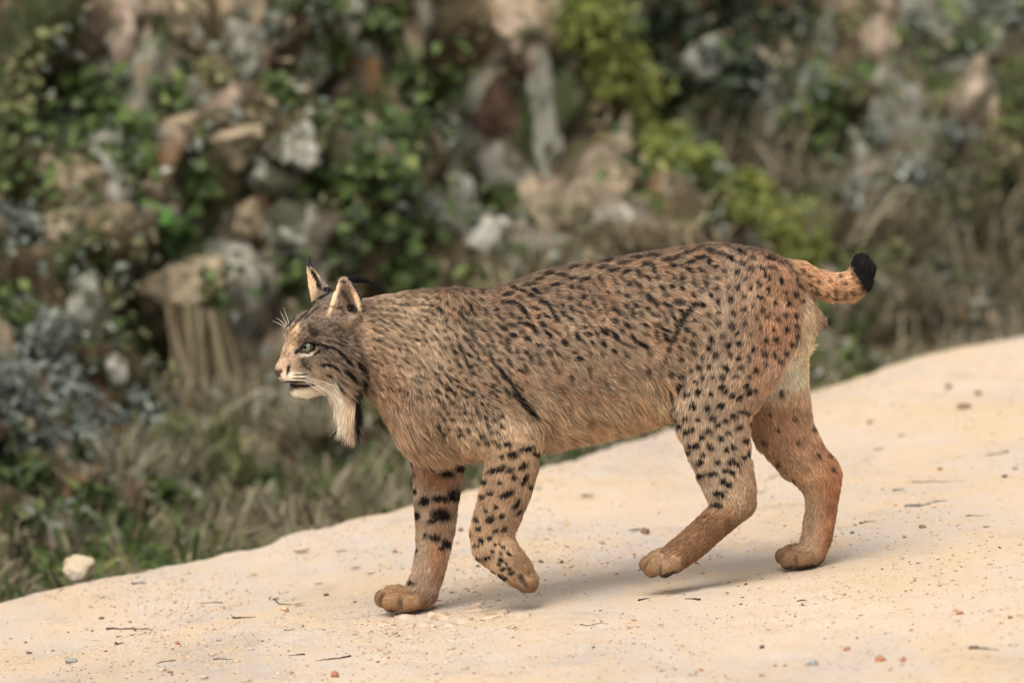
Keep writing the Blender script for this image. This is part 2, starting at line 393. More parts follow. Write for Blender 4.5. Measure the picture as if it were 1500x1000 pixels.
L_olive = leaf_mat('olive_leaf', (0.05, 0.06, 0.022), (0.19, 0.20, 0.08), (0.38, 0.34, 0.18))
L_dry = leaf_mat('dry_blade', (0.17, 0.13, 0.075), (0.34, 0.28, 0.17), (0.50, 0.43, 0.29))
L_dryg = leaf_mat('grey_dry_blade', (0.07, 0.06, 0.036), (0.21, 0.175, 0.11), (0.38, 0.33, 0.22))
L_dryl = leaf_mat('pale_dry_blade', (0.14, 0.125, 0.075), (0.33, 0.30, 0.20), (0.54, 0.50, 0.37), .3)
L_weed = leaf_mat('weed_leaf', (0.028, 0.048, 0.012), (0.085, 0.125, 0.032), (0.22, 0.24, 0.08))
M_stem, n, l, b = new_mat('brown_stem', 0.9, 0.1)
l.new(ramp(n, l, noise_n(n, l, pos_n(n), 40), [(0.3, (0.07, 0.05, 0.035)), (0.7, (0.22, 0.17, 0.12))]), b.inputs['Base Color'])

def leaves(cen, nrm, size, asp, fold=0.25):
    """cen (k,3), each leaf a folded six-point blade"""
    k = len(cen); r = rng.normal(size=(k, 3)); ax = r - (r * nrm).sum(1)[:, None] * nrm; ax /= np.linalg.norm(ax, axis=1)[:, None] + 1e-9
    sd = np.cross(nrm, ax); s = size[:, None]
    pts = [cen, cen + ax * s * .38 + sd * s * asp * .5 + nrm * s * fold * .5, cen + ax * s * .42, cen + ax * s * .38 - sd * s * asp * .5 + nrm * s * fold * .5, cen + ax * s - nrm * s * .15]
    v = np.stack(pts, 1).reshape(-1, 3); i = np.arange(k)[:, None] * 5
    f = np.concatenate([i + np.array([[0, 2, 1]]), i + np.array([[1, 2, 4]]), i + np.array([[0, 3, 2]]), i + np.array([[2, 3, 4]])], 0)
    return v, f
def tube(p, r, sides=5):
    p = np.array(p); v = []; f = []
    for i in range(len(p)):
        d = p[min(i + 1, len(p) - 1)] - p[max(i - 1, 0)]; d = d / (np.linalg.norm(d) + 1e-9)
        a = np.cross(d, [0.31, 0.2, 0.93]); a /= np.linalg.norm(a) + 1e-9; c = np.cross(d, a)
        for k in range(sides):
            t = 2 * math.pi * k / sides; v.append(p[i] + (a * math.cos(t) + c * math.sin(t)) * r[i])
    for i in range(len(p) - 1):
        for k in range(sides):
            f.append([i * sides + k, i * sides + (k + 1) % sides, (i + 1) * sides + (k + 1) % sides, (i + 1) * sides + k])
    return np.array(v), np.array(f)
def merge(parts):
    vs, fs, o = [], [], 0
    for v, f in parts: vs.append(v); fs.append(f + o); o += len(v)
    return np.vstack(vs), np.vstack(fs)
def stems_mesh(base, tips, r0):
    parts = []
    for tp in tips:
        m = (np.array(base) + tp) / 2 + rng.normal(size=3) * 0.12 * np.linalg.norm(tp - base)
        parts.append(tube([base, m * .7 + np.array(base) * .3, m * .5 + tp * .5, tp], [r0, r0 * .7, r0 * .5, r0 * .25], 4))
    return merge(parts)
def bush(name, px, py, rpx, mat, lab, cat, group, dens=1.0, lsize=0.045, asp=0.7, sub=6, lift=0.55, squash=(1, 1, 1), hang=False):
    h, nr, dist = hitp(px, py)
    if h is None: return
    sc = h.y / FPX; R = rpx * sc
    c0 = np.array(h) + np.array([0.0, -1, 0.25]) * R * lift * 0.6
    sq = np.array(squash)
    k = max(4, int(sub)); cl = rng.normal(size=(k, 3)); cl /= np.linalg.norm(cl, axis=1)[:, None]; cl = cl * (rng.random((k, 1)) ** .5) * 0.75 * R * sq * np.array([1, .6, 1])
    nl = int(dens * 24 * (R / lsize) ** 2)
    wi = rng.integers(0, k, nl); rr = rng.uniform(0.25, 0.62, k)[wi] * R
    d = rng.normal(size=(nl, 3)); d /= np.linalg.norm(d, axis=1)[:, None]
    cen = c0 + cl[wi] + d * (rr * rng.random(nl) ** 0.45)[:, None] * sq
    nm = d * 0.6 + rng.normal(size=(nl, 3)) * 0.5 + np.array([0, -.35, .55]); nm /= np.linalg.norm(nm, axis=1)[:, None]
    if hang: cen[:, 2] -= rng.random(nl) ** 2 * R * .5
    v, f = leaves(cen, nm, lsize * rng.uniform(0.55, 1.35, nl), asp)
    tint = np.clip(rng.normal(0.45, 0.22, nl) + rng.normal(0, .12, k)[wi], 0, 1)
    root = empty(name, h, which(lab, px, py) if group else lab, cat, group); o0 = np.array(h)
    tag(mesh_obj('foliage', v - o0, f, mat, root, smooth=False, attrs=[('tint', 'FACE', np.tile(tint, 4))]), kind='stuff')
    sv, sf = stems_mesh(o0 + nb * 0.03, [c0 + c for c in cl], max(0.0035, R * 0.025))
    mesh_obj('stem', sv - o0, sf, M_stem, root)
    return root
def needles(name, px, py, rpx, mat, lab, cat, group, nst=60, length=0.3, lean=(0, 0), w=0.006, spread=0.5, lift=0.3, stem=True, droop=0.3):
    """a tuft of thin upright sprigs / blades"""
    h, nr, dist = hitp(px, py)
    if h is None: return
    R = rpx * h.y / FPX; o0 = np.array(h) + np.array([0, -lift * R, -0.02])
    v, f, t = blades(o0, R, nst, length, lean, w, spread, droop)
    root = empty(name, h, which(lab, px, py), cat, group)
    tag(mesh_obj('blades', v - np.array(h), f, mat, root, smooth=False, attrs=[('tint', 'FACE', t)]), kind='stuff')
    return root
def blades(o0, R, nst, length, lean, w, spread, droop, bases=None):
    if bases is None:
        bases = np.array(o0) + rng.normal(size=(nst, 3)) * np.array([R * .55, R * .35, R * .06])
    k = len(bases); L = length * rng.uniform(0.45, 1.25, k)[:, None]
    d = rng.normal(size=(k, 3)) * np.array([spread, spread, .15]) + np.array([lean[0], 0, 1.0 if lean[1] == 0 else lean[1]])
    d /= np.linalg.norm(d, axis=1)[:, None]
    dr = np.array([0, 0, -1.0]) * droop + rng.normal(size=(k, 3)) * .12
    side = np.cross(d, rng.normal(size=(k, 3))); side /= np.linalg.norm(side, axis=1)[:, None]; side = side * (w * rng.uniform(.6, 1.4, (k, 1)))
    p0 = bases; p1 = bases + d * L * .45; p2 = bases + d * L * .8 + dr * L * .18; p3 = bases + d * L + dr * L * .5
    v = np.stack([p0 - side * .6, p0 + side * .6, p1 - side, p1 + side, p2 - side * .7, p2 + side * .7, p3 - side * .1, p3 + side * .1], 1).reshape(-1, 3)
    i = np.arange(k)[:, None] * 8
    f = np.concatenate([i + np.array([[a, a + 1, a + 3, a + 2]]) for a in (0, 2, 4)], 0)
    return v, f, np.tile(np.clip(rng.normal(.5, .25, k), 0, 1), 3)

IV = 'ivy clumps growing over the bank'
for px, py, r, mt, ls in [(150, 150, 52, L_ivy, .055), (200, 215, 62, L_ivy, .055), (110, 120, 40, L_ivy, .05), (505, 185, 55, L_ivy, .05), (540, 262, 62, L_ivy, .05), (478, 262, 44, L_ivy, .05), (565, 335, 52, L_ivy, .05),
                       (590, 178, 46, L_ivy, .05), (425, 388, 40, L_ivy, .05), (625, 405, 44, L_ivy, .05), (730, 300, 40, L_ivy, .045), (700, 400, 36, L_ivy, .05), (540, 150, 44, L_ivy, .05), (490, 60, 30, L_ivy, .05),
                       (410, 130, 34, L_ivy, .05), (560, 400, 44, L_ivy, .05), (300, 270, 36, L_ivy, .05), (160, 385, 38, L_ivy, .05), (600, 110, 36, L_ivy, .05), (250, 130, 34, L_ivy, .05), (560, 30, 40, L_ivy, .05)]:
    bush('ivy', px, py, r, mt, 'clump of mid green ivy', 'ivy', IV, 0.6, ls * .85, .9, 7, hang=True)
PG = 'pale creepers on the bank'
for px, py, r in [(60, 70, 55), (25, 140, 45), (75, 200, 46), (15, 240, 40), (320, 110, 34), (700, 440, 40)]:
    bush('creeper', px, py, r, L_olive, 'pale olive small leaved creeper', 'creeper', PG, 0.5, .035, .8, 7)
bush('leafy_plant', 240, 335, 30, L_bright, 'bright green leafy plant hanging in a dark gap of the bank', 'plant', None, 1.0, .06, .9, 5, squash=(1, .8, .9))
bush('leafy_plant', 240, 385, 13, L_bright, 'thin bright green shoot below the bright green leafy plant', 'plant', None, 1.2, .035, .6, 4, squash=(.6, .6, 1.8))
YB = 'yellow green broom bushes on the bank'
for px, py, r in [(850, 25, 60), (885, 85, 52), (925, 135, 50), (985, 235, 42), (1040, 275, 52), (1095, 300, 48), (1145, 335, 46), (940, 190, 38), (1175, 370, 36), (965, 205, 40), (1010, 255, 44), (1070, 300, 40), (1120, 325, 40), (905, 110, 44), (1170, 350, 40)]:
    bush('broom_bush', px, py, r * 1.25, L_broom, 'yellow green broom bush', 'bush', YB, 1.5, .034, .36, 10, squash=(1.1, .8, .8))
DK = 'dark evergreen bushes in the upper bank'
for px, py, r in [(990, 35, 60), (1080, 40, 55), (1000, 115, 55), (1090, 120, 60), (1170, 120, 45), (1150, 40, 44), (1060, 190, 55), (1190, 200, 44), (950, 60, 36)]:
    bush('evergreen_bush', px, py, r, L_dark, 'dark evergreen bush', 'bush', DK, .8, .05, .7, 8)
GG = 'grey green bushes at the foot of the bank'
for px, py, r in [(30, 330, 48), (60, 500, 58), (20, 560, 62), (110, 560, 54), (60, 620, 60), (10, 450, 44), (130, 620, 48), (190, 590, 44), (215, 640, 40), (160, 660, 44)]:
    bush('grey_shrub', px, py, r, L_grey, 'soft grey green shrub', 'shrub', GG, 1.0, .035, .35, 9, squash=(1, .8, 1.1))
SG = 'sage coloured shrubs hanging on the bank'
for px, py, r in [(1040, 90, 36), (1110, 120, 36), (1190, 130, 34), (1330, 260, 50), (1250, 290, 40), (1400, 200, 40), (1420, 30, 40), (1480, 20, 36), (1350, 30, 36), (1280, 200, 36), (700, 330, 30)]:
    bush('sage_shrub', px, py, r, L_grey, 'thin sage coloured shrub', 'shrub', SG, .5, .035, .5, 7)
OL = 'olive bushes at the far end of the bank'
for px, py, r in [(1350, 330, 60), (1430, 300, 60), (1480, 380, 60), (1400, 400, 60), (1300, 400, 55), (1460, 220, 50), (1480, 130, 44), (1240, 400, 40), (1360, 160, 36)]:
    bush('olive_bush', px, py, r, L_olive, 'brownish olive bush', 'bush', OL, .55, .035, .45, 8)
for px, py, r in [(1480, 290, 34), (1410, 60, 34), (1215, 470, 40), (1270, 460, 36)]:
    bush('green_bush', px, py, r, L_weed, 'fresh green bush', 'bush', 'fresh green bushes of the far bank', .8, .045, .6, 7)

bn_ = -nb / np.linalg.norm(nb)
def cover(nm, k, mat, size, thr, off, seed, lab, asp=.7, hmax=1.5, push=.05, hmin=-.1):
    i = np.where((H3 > hmin) & (H3 < hmax) & (T3 > -3.2) & (T3 < 4.4))[0]; i = i[rng.integers(0, len(i), k)]
    p = bank_v[i] + rng.normal(size=(k, 3)) * .012
    i2 = fbm(p * 3.6 + seed, 3) > thr; p = p[i2] + bn_ * (rng.random((i2.sum(), 1)) * push + off); kk = len(p)
    nm_ = rng.normal(size=(kk, 3)) * .6 + np.array([-.1, -.6, .5]); nm_ /= np.linalg.norm(nm_, axis=1)[:, None]
    v, f = leaves(p, nm_, size * rng.uniform(.5, 1.4, kk), asp)
    tag(mesh_obj(nm, v, f, mat, smooth=False, attrs=[('tint', 'FACE', np.tile(np.clip(rng.normal(.45, .25, kk), 0, 1), 4))]), lab, 'leaves', kind='stuff')
cover('ivy_cover', 20000, L_ivy, .034, .555, .005, 0, 'ivy leaves spread thinly over the rocks of the bank', .85, push=.09, hmin=.42)
cover('dark_leaf_cover', 9000, L_dark, .034, .56, .0, 20, 'small dark leaves in the gaps of the bank')
cover('olive_leaf_cover', 9000, L_olive, .030, .55, .01, 40, 'small olive leaves spread over the bank', .5)
cover('grey_leaf_cover', 11000, L_grey, .030, .54, .01, 60, 'small grey green leaves spread over the bank', .5)
cover('dead_leaf_cover', 11000, L_dry, .030, .54, .01, 80, 'dry grey brown leaves caught on the bank', .4)
DG = 'dry grass tufts on the bank'
for px, py, r, nst, ln, ml in [(930, 350, 60, 90, .10, L_dry), (990, 350, 50, 70, .10, L_dry), (870, 370, 40, 50, .10, L_dry), (1290, 340, 60, 60, .2, L_dryg), (1380, 380, 60, 60, .2, L_dryg), (1340, 450, 60, 70, .18, L_dryg), (1450, 440, 60, 70, .18, L_dryg),
                           (1260, 480, 50, 60, .18, L_dryg), (1100, 230, 60, 50, .2, L_dryg), (1160, 270, 50, 40, .2, L_dryg), (740, 440, 44, 50, .14, L_dry), (640, 430, 40, 50, .14, L_dryg), (790, 400, 44, 50, .12, L_dry),
                           (1200, 360, 44, 40, .18, L_dryg), (1440, 340, 50, 50, .2, L_dryg), (560, 440, 40, 90, .25, L_dryg)]:
    needles('grass_tuft', px, py, r, ml, 'dry straw coloured grass tuft', 'grass', DG, nst, ln, (random.uniform(-.3, .3), 0), .0045, .45)
for px, py, ln in [(265, 470, .55), (300, 480, .5), (320, 520, .5), (810, 360, .4), (905, 260, .3), (660, 300, .5), (1265, 330, .4), (775, 330, .35)]:
    needles('hanging_grass', px, py - 40, 26, L_dry, 'hanging strands of pale dry grass', 'grass', 'hanging dry grass strands', 34, ln, (0.1, -1.0), .006, .12, .6)

# verge plants: grass mass (uncountable) and single weeds
def verge_pts(nm, t0, t1, n0, n1):
    t = rng.uniform(t0, t1, nm); e = edge_n(t); nn = e + n0 + (n1 - n0) * rng.random(nm) ** 1.0
    x, y = tn_xy(t, nn); z = np.array([drop(a, c) for a, c in zip(x, y)])
    return np.stack([x, y, z - .01], 1), t, nn - e
pts, tt, nn = verge_pts(5200, -2.6, 4.6, 0.10, 1.35)
keep = (fbm(pts * 3.4, 3) + 0.10 * sstep(-1.2, 0.6, tt)) > 0.53
v, f, t = blades(None, 0, 0, 0.12, (0.1, 0), .004, .55, .45, pts[keep])
tag(mesh_obj('dry_verge_grass', v, f, L_dryg, smooth=False, attrs=[('tint', 'FACE', t)]), 'greyish dry grass filling the verge below the bank', 'grass', kind='stuff')
pts, tt, nn = verge_pts(3800, -2.6, 4.6, 0.06, 1.3)
keep = (fbm(pts * 2.1 + 8, 3) - 0.15 * sstep(-0.9, 0.6, tt)) > 0.40
v, f, t = blades(None, 0, 0, 0.10, (0, 0), .006, .8, .5, pts[keep])
tag(mesh_obj('green_verge_grass', v, f, L_weed, smooth=False, attrs=[('tint', 'FACE', t)]), 'short green grass growing between the verge weeds', 'grass', kind='stuff')
pts, tt, nn = verge_pts(4200, -2.6, 4.8, -0.03, 0.10)
v, f, t = blades(None, 0, 0, 0.045, (0, 0), .003, .8, .4, (pts + np.array([0, 0, .035]))[(nn > 0) | (fbm(pts * 7, 2) > .55)])
tag(mesh_obj('edge_grass', v, f, L_weed, smooth=False, attrs=[('tint', 'FACE', t)]), 'fringe of tiny green grass along the track edge', 'grass', kind='stuff')
WD = 'green weeds on the verge'
for px, py, r, mt in [(40, 770, 46, L_weed), (110, 740, 50, L_weed), (190, 770, 46, L_weed), (150, 800, 34, L_weed), (250, 730, 46, L_weed), (330, 740, 44, L_weed), (60, 840, 30, L_weed), (230, 815, 30, L_weed), (400, 710, 40, L_weed), (300, 790, 28, L_weed),
                      (20, 700, 50, L_weed), (480, 720, 30, L_weed), (190, 690, 40, L_weed), (1240, 520, 26, L_weed), (560, 700, 30, L_weed)]:
    bush('weed', px, py, r, mt, 'low leafy green weed', 'weed', WD, .9, .05, .55, 7, lift=.3, squash=(1.2, .9, .7))
for px, py, r in [(400, 640, 60), (470, 620, 60), (540, 600, 50), (350, 600, 50), (580, 660, 44), (440, 680, 50), (300, 650, 50), (500, 560, 50), (250, 600, 40), (215, 660, 46), (260, 680, 46), (170, 690, 40), (330, 690, 44)]:
    needles('grass_tuft', px, py, r, L_dryl if (px // 10) % 3 else L_olive, 'tuft of long beige verge grass', 'grass', 'beige grass tufts on the verge', 60, .14, (random.uniform(-.3, .3), 0), .005, .5)
def stick(name, a, b_, r, lab, mat, cat='stick'):
    a, b_ = np.array(a), np.array(b_); m = (a + b_) / 2 + rng.normal(size=3) * .012
    v, f = tube([a, m, b_], [r, r * .9, r * .6], 6)
    return tag(mesh_obj(name, v - a, f, mat), lab, cat)
M_straw, n, l, b = new_mat('straw_stalk', 0.8, 0.2); l.new(ramp(n, l, noise_n(n, l, pos_n(n), 30), [(0.3, (0.28, 0.2, 0.11)), (0.7, (0.45, 0.35, 0.22))]), b.inputs['Base Color'])
M_ochre, n, l, b = new_mat('fallen_stem', 0.9, 0.1); l.new(ramp(n, l, noise_n(n, l, pos_n(n), 30), [(0.3, (0.13, 0.08, 0.035)), (0.7, (0.26, 0.17, 0.08))]), b.inputs['Base Color'])
for (p, q, r, lab, mt) in [((190, 705), (190, 520), .011, 'tall pale dry stalk standing before the grey shrubs', M_straw), ((188, 640), (140, 612), .007, 'short straw stem leaning against the tall dry stalk', M_straw),
                       ((300, 770), (400, 770), .014, 'brown fallen stem lying in the verge grass', M_ochre), ((30, 795), (90, 815), .009, 'pale fallen stem lying by the white stone', M_straw), ((965, 310), (1010, 270), .008, 'thin pale branch sticking out of the broom', M_straw), ((898, 270), (925, 195), .012, 'whitish dead branch standing under the broom', M_straw)]:
    h1, h2 = hitp(*p)[0], hitp(*q)[0]
    yy = h1.y - 0.12
    stick('stalk', P(*p, yy), P(*q, yy + 0.02), r, lab, mt)
h = on_ground(118, 842); v, f = rock_mesh(77, .031, .03, .030, .5, 4, 2)
M_verge_stone = rock_mat('white_and_ochre_stone', (0.40, 0.27, 0.13), (0.56, 0.46, 0.33), (0.66, 0.61, 0.52), 9, dirt=0.0)
o = mesh_obj('stone', v, f, M_verge_stone); o.location = Vector(tn_xy(-1.42, float(edge_n(np.array([-1.42]))[0]) + .09) + (0,)); 
hh = P(119, 832, 11.19); o.location = hh; tag(o, 'white and ochre stone lying in the weeds at the track edge', 'stone')

# ------------------------------------------------------------------ the lynx: one continuous body grown from blended sections
LYC = 10.0
def px_c(u, v, dy): p = P(u, v, LYC + dy); return np.array(p)
TOR = np.array([  # u, top, bottom, half width (photo px)
 (520, 452, 545, 44), (545, 445, 568, 54), (565, 437, 598, 62), (585, 431, 632, 70), (605, 427, 656, 76), (640, 423, 666, 82), (680, 424, 664, 86), (720, 424, 658, 90), (760, 411, 655, 96),
 (800, 396, 650, 101), (850, 386, 641, 103), (900, 378, 629, 101), (950, 370, 617, 97), (1000, 362, 602, 93), (1040, 356, 585, 90), (1080, 360, 565, 84), (1115, 370, 550, 75), (1145, 381, 535, 62), (1168, 398, 520, 46), (1184, 430, 505, 28)], float)
def smooth_tab(k=5):
    u = np.arange(500, 1200, 2.0); out = [u]
    for c in (1, 2, 3):
        y = np.interp(u, TOR[:, 0], TOR[:, c]); w = np.hanning(15); w /= w.sum()
        yp = np.pad(y, 7, mode='edge'); out.append(np.convolve(yp, w, 'valid'))
    return out
TU, TT, TB, TW_ = smooth_tab()
TZ0 = np.array([(P(a, b).z + P(a, c).z) / 2 for a, b, c in zip(TU, TT, TB)]); THH = np.array([(P(a, b).z - P(a, c).z) / 2 for a, b, c in zip(TU, TT, TB)]); TX = np.array([P(a, 500).x for a in TU]); TWW = TW_ * S
def f_torso(p):
    x = p[:, 0]; zc = np.interp(x, TX, TZ0); h = np.interp(x, TX, THH); w = np.interp(x, TX, TWW)
    dz = p[:, 2] - zc
    w = w * np.where(dz > 0, 1 - 0.16 * np.clip(dz / h, 0, 1.2) ** 2, 1 - 0.12 * np.clip(-dz / h, 0, 1.2) ** 2)
    e = 2.15; r = ((np.abs(p[:, 1] - LYC) / w) ** e + (np.abs(dz) / h) ** e) ** (1 / e)
    f = (r - 1) * np.minimum(w, h)
    ov = np.maximum(TX[0] - x, 0) + np.maximum(x - TX[-8], 0)
    return f + ov * 1.2
def seg_field(p, a, b):
    """a, b: (center3, in-plane radius, depth radius) -> approx distance"""
    ca, ra, da = a; cb, rb, db = b
    d = cb - ca; L = d[0] ** 2 + d[2] ** 2 + 1e-9
    t = np.clip(((p[:, 0] - ca[0]) * d[0] + (p[:, 2] - ca[2]) * d[2]) / L, 0, 1)
    r = ra + (rb - ra) * t; dp = da + (db - da) * t
    ex = p[:, 0] - ca[0] - d[0] * t; ez = p[:, 2] - ca[2] - d[2] * t; ey = p[:, 1] - ca[1] - d[1] * t
    q = np.sqrt((ex * ex + ez * ez) / (r * r) + (ey / dp) ** 2)
    return (q - 1) * np.minimum(r, dp)
CH = []   # name, nodes, blend k, flow sign/vec, hair length, lift
def chain(name, nodes, k=.012, length=.016, flow=None, lift=.35):
    nd = [(px_c(u, v, dy), r * S, r * S * dr) for (u, v, r, dy, dr) in nodes]
    CH.append(dict(name=name, nd=nd, k=k, length=length, flow=flow, lift=lift))
# --- near (left) limbs
chain('shoulder_near', [(668, 452, 24, -.045, .9), (650, 510, 44, -.05, .75), (636, 575, 48, -.055, .75)], .03, .014, (.45, 0, -1))
chain('upper_arm_near', [(640, 580, 47, -.058, .8), (700, 622, 46, -.068, .75), (752, 645, 38, -.074, .8)], .025, .013, (.4, 0, -1))
chain('fore_near', [(752, 645, 39, -.074, .8), (750, 677, 38, -.076, .78), (744, 707, 36, -.078, .78), (733, 742, 34, -.078, .8), (721, 777, 31, -.078, .85), (722, 796, 30, -.078, .9)], .010, .011)
chain('paw_fn', [(724, 798, 29, -.078, .9), (735, 812, 27.5, -.078, 1.0), (757, 834, 23, -.078, 1.15), (771, 849, 17, -.078, 1.3)], .008, .010)
for o_, (a, b_) in zip((-.022, -.007, .008, .022), ((769, 853), (775, 856), (777, 856), (773, 852))):
    chain('toe_fn', [(a - 8, b_ - 8, 11, -.078 + o_, .8), (a, b_, 10.5, -.078 + o_, .8)], .002, .005)
# --- far fore limb
chain('fore_far', [(648, 632, 46, .05, .7), (642, 690, 35.5, .055, .8), (639, 732, 32, .058, .8), (638, 772, 28, .06, .85), (634, 806, 24, .06, .9), (626, 842, 22.5, .06, 1.0), (616, 866, 22, .058, 1.1)], .010, .011)
chain('paw_ff', [(618, 868, 22, .058, 1.1), (602, 875, 18, .052, 1.35), (588, 876, 12.5, .048, 1.9)], .008, .010)
for (a, b_, o_, r_) in ((596, 884, .022, 12.5), (574, 882, .028, 14.5), (562, 876, .052, 13.5), (573, 868, .076, 12)):
    chain('toe_ff', [(a + 12, b_ - 3, r_ - 2, o_, .9), (a, b_, r_, o_, .85)], .002, .005)
# --- near hind limb
chain('thigh_near', [(1100, 430, 66, -.045, .6), (1084, 480, 82, -.056, .55), (1068, 515, 83, -.062, .53), (1053, 550, 74, -.066, .56), (1045, 585, 61, -.069, .6), (1045, 617, 54, -.07, .62), (1052, 653, 46, -.072, .66), (1058, 682, 39, -.073, .7), (1067, 712, 34, -.074, .72), (1076, 733, 26, -.074, .8)], .016, .013)
chain('heel_near', [(1090, 680, 9, -.074, 1.2), (1097, 718, 9, -.074, 1.3), (1090, 735, 14, -.074, 1.1)], .012, .009)
chain('shank_near', [(1078, 736, 25, -.074, .85), (1060, 754, 24, -.075, .85), (1036, 776, 22.5, -.076, .95), (1010, 799, 22, -.077, 1.1), (986, 817, 20, -.078, 1.3), (972, 824, 14, -.078, 1.8)], .010, .009)
for (a, b_, o_, r_) in ((974, 834, -.030, 11.5), (955, 832, -.018, 13), (949, 826, .004, 12.5), (957, 820, .022, 10.5)):
    chain('toe_hn', [(a + 12, b_ - 8, r_, -.078 + o_, .8), (a, b_, r_, -.078 + o_, .75)], .002, .005)
# --- far hind limb
chain('thigh_far', [(1110, 430, 60, .045, .6), (1120, 500, 64, .05, .6), (1128, 565, 56, .054, .62), (1147, 628, 44, .058, .66), (1172, 668, 37, .062, .68), (1198, 695, 30, .064, .72)], .016, .014)
chain('shank_far', [(1200, 696, 30, .064, .75), (1204, 716, 26, .065, .8), (1203, 745, 22.5, .066, .85), (1197, 782, 22, .067, .95), (1190, 806, 20, .066, 1.1), (1180, 814, 18, .062, 1.3)], .010, .009)
chain('paw_hf', [(1184, 814, 17, .064, 1.3), (1168, 815, 12.5, .058, 1.9)], .008, .009)
for (a, b_, o_, r_) in ((1173, 822, .030, 11), (1154, 820, .036, 13), (1148, 814, .060, 12.5), (1156, 808, .080, 10.5)):
    chain('toe_hf', [(a + 12, b_ - 4, r_ - 1, o_, .8), (a, b_, r_, o_, .8)], .002, .005)
# --- tail
chain('tail', [(1140, 408, 26, 0, 1), (1168, 404, 22, 0, 1), (1190, 412, 18.5, 0, 1), (1216, 420, 19, .002, 1), (1242, 420, 20, .004, 1), (1257, 411, 19.5, .005, 1), (1263, 396, 17.5, .005, 1), (1262, 387, 13, .005, 1)], .014, .013)
# --- neck and head (the head is turned a little towards the viewer)
HY = math.radians(20)
def H(u, v, r, lat, dr):
    f = (512 - u + lat * math.sin(HY)) / math.cos(HY)
    return (u, v, r, (-f * math.sin(HY) - lat * math.cos(HY)) * S, dr)
chain('neck', [H(508, 500, 46, 0, 1.0), (548, 505, 60, 0, .95), (590, 520, 78, 0, .85)], .03, .015, (1, 0, -.35))
HB = (1, .25, -.05)
chain('skull', [H(516, 484, 42, 0, 1.2), H(486, 486, 44, 0, 1.15), H(460, 493, 38, 0, 1.12)], .014, .010, HB)
chain('midface', [H(452, 505, 33, 0, 1.0), H(440, 522, 28, 0, .95)], .012, .006, (1, .2, .1))
chain('muzzle', [H(436, 531, 24, 0, .95), H(421, 538, 15.5, 0, .95)], .009, .005, (1, .1, -.2))
chain('nose_bump', [H(421, 534, 13, 0, .8), H(411, 540, 8.5, 0, .95)], .006, .003, (1, .1, .2))
for s_ in (1, -1):
    chain('lip', [H(422 - (6 if s_ < 0 else 0), 549, 9.5, 11 * s_, .9), H(440, 551, 13, 17 * s_, .8), H(458, 549, 12, 24 * s_, .8)], .007, .005, (1, .1, -.25))
    chain('cheek', [H(478, 522, 34, 26 * s_, .75), H(500, 528, 36, 30 * s_, .8)], .018, .014, (.8, 0, -.6))
    chain('brow', [H(438 if s_ > 0 else 428, 486, 13, 24 * s_, .9), H(456, 482, 15, 30 * s_, .9)], .010, .007, (1, 0, .35))
    chain('ruff', [H(500, 553, 22, 27 * s_, .8), H(508, 582, 15, 27 * s_, .7), H(513, 604, 7, 27 * s_, .7)], .012, .030, (.12, 0, -1), .15)
    chain('ruff', [H(480, 555, 15, 20 * s_, .8), H(492, 572, 11, 24 * s_, .7), H(500, 590, 6, 25 * s_, .7)], .010, .016, (.22, 0, -1), .15)
    chain('ridge', [H(444, 516, 8, 30 * s_, .6), H(458, 520, 7, 33 * s_, .6)], .006, .005, (1, 0, 0))
chain('lower_lip', [H(432, 562, 6, 0, 1.9), H(446, 563, 7, 0, 2.6), H(462, 560, 9, 0, 2.6)], .004, .003, (1, .1, -.3))
chain('chin', [H(435, 569.5, 10, 0, 1.2), H(449, 570, 12, 0, 1.4), H(470, 558, 20, 0, 1.3), H(500, 548, 30, 0, 1.2)], .006, .007, (1, .1, -.5))
chain('ear_near', [H(505, 460, 25, 44, .6), H(508, 440, 22, 48, .55), H(507, 424, 15, 50, .6), H(504, 414, 9, 50, .7)], .006, .005, (.15, 0, 1))
chain('ear_far', [H(474, 438, 19, -36, .5), H(464, 418, 12.5, -39, .5), H(456, 400, 6.5, -41, .7), H(453, 391, 3.5, -41, 1)], .007, .007, (-.1, 0, 1))
NEG = [  # carved: centre, radii, blend
 ('eye_socket', [H(446, 510, 10, 38, .9), H(459, 508, 9.5, 41, .9)], .004),
 ('ear_bowl', [H(512, 452, 14.5, 62, 1.0), H(509, 437, 14.5, 63, .95), H(505, 422, 8, 60, 1.0)], .003),
 ('mouth', [H(418, 558.5, 1.1, 10, 4), H(440, 560.5, 1.2, 18, 4), H(458, 560, 1.0, 25, 4)], .002),
 ('nostril', [H(409, 545, 2.6, 6, 1), H(413, 543, 2.2, 8, 1)], .002),
]
def G_(nm, a, b_, r, dy0, dy1, k=.003): NEG.append((nm, [(a[0], a[1], r, dy0, 1), (b_[0], b_[1], r, dy1, 1)], k))
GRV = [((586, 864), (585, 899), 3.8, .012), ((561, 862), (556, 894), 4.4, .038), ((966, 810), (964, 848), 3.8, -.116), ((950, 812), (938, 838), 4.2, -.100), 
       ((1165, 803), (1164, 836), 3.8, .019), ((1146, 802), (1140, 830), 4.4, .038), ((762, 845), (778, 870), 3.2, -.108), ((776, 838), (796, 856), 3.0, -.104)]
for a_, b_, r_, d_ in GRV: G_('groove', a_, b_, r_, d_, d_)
NEG = [(nm, [(px_c(u, v, dy), r * S, r * S * dr) for (u, v, r, dy, dr) in nd], k) for nm, nd, k in NEG]

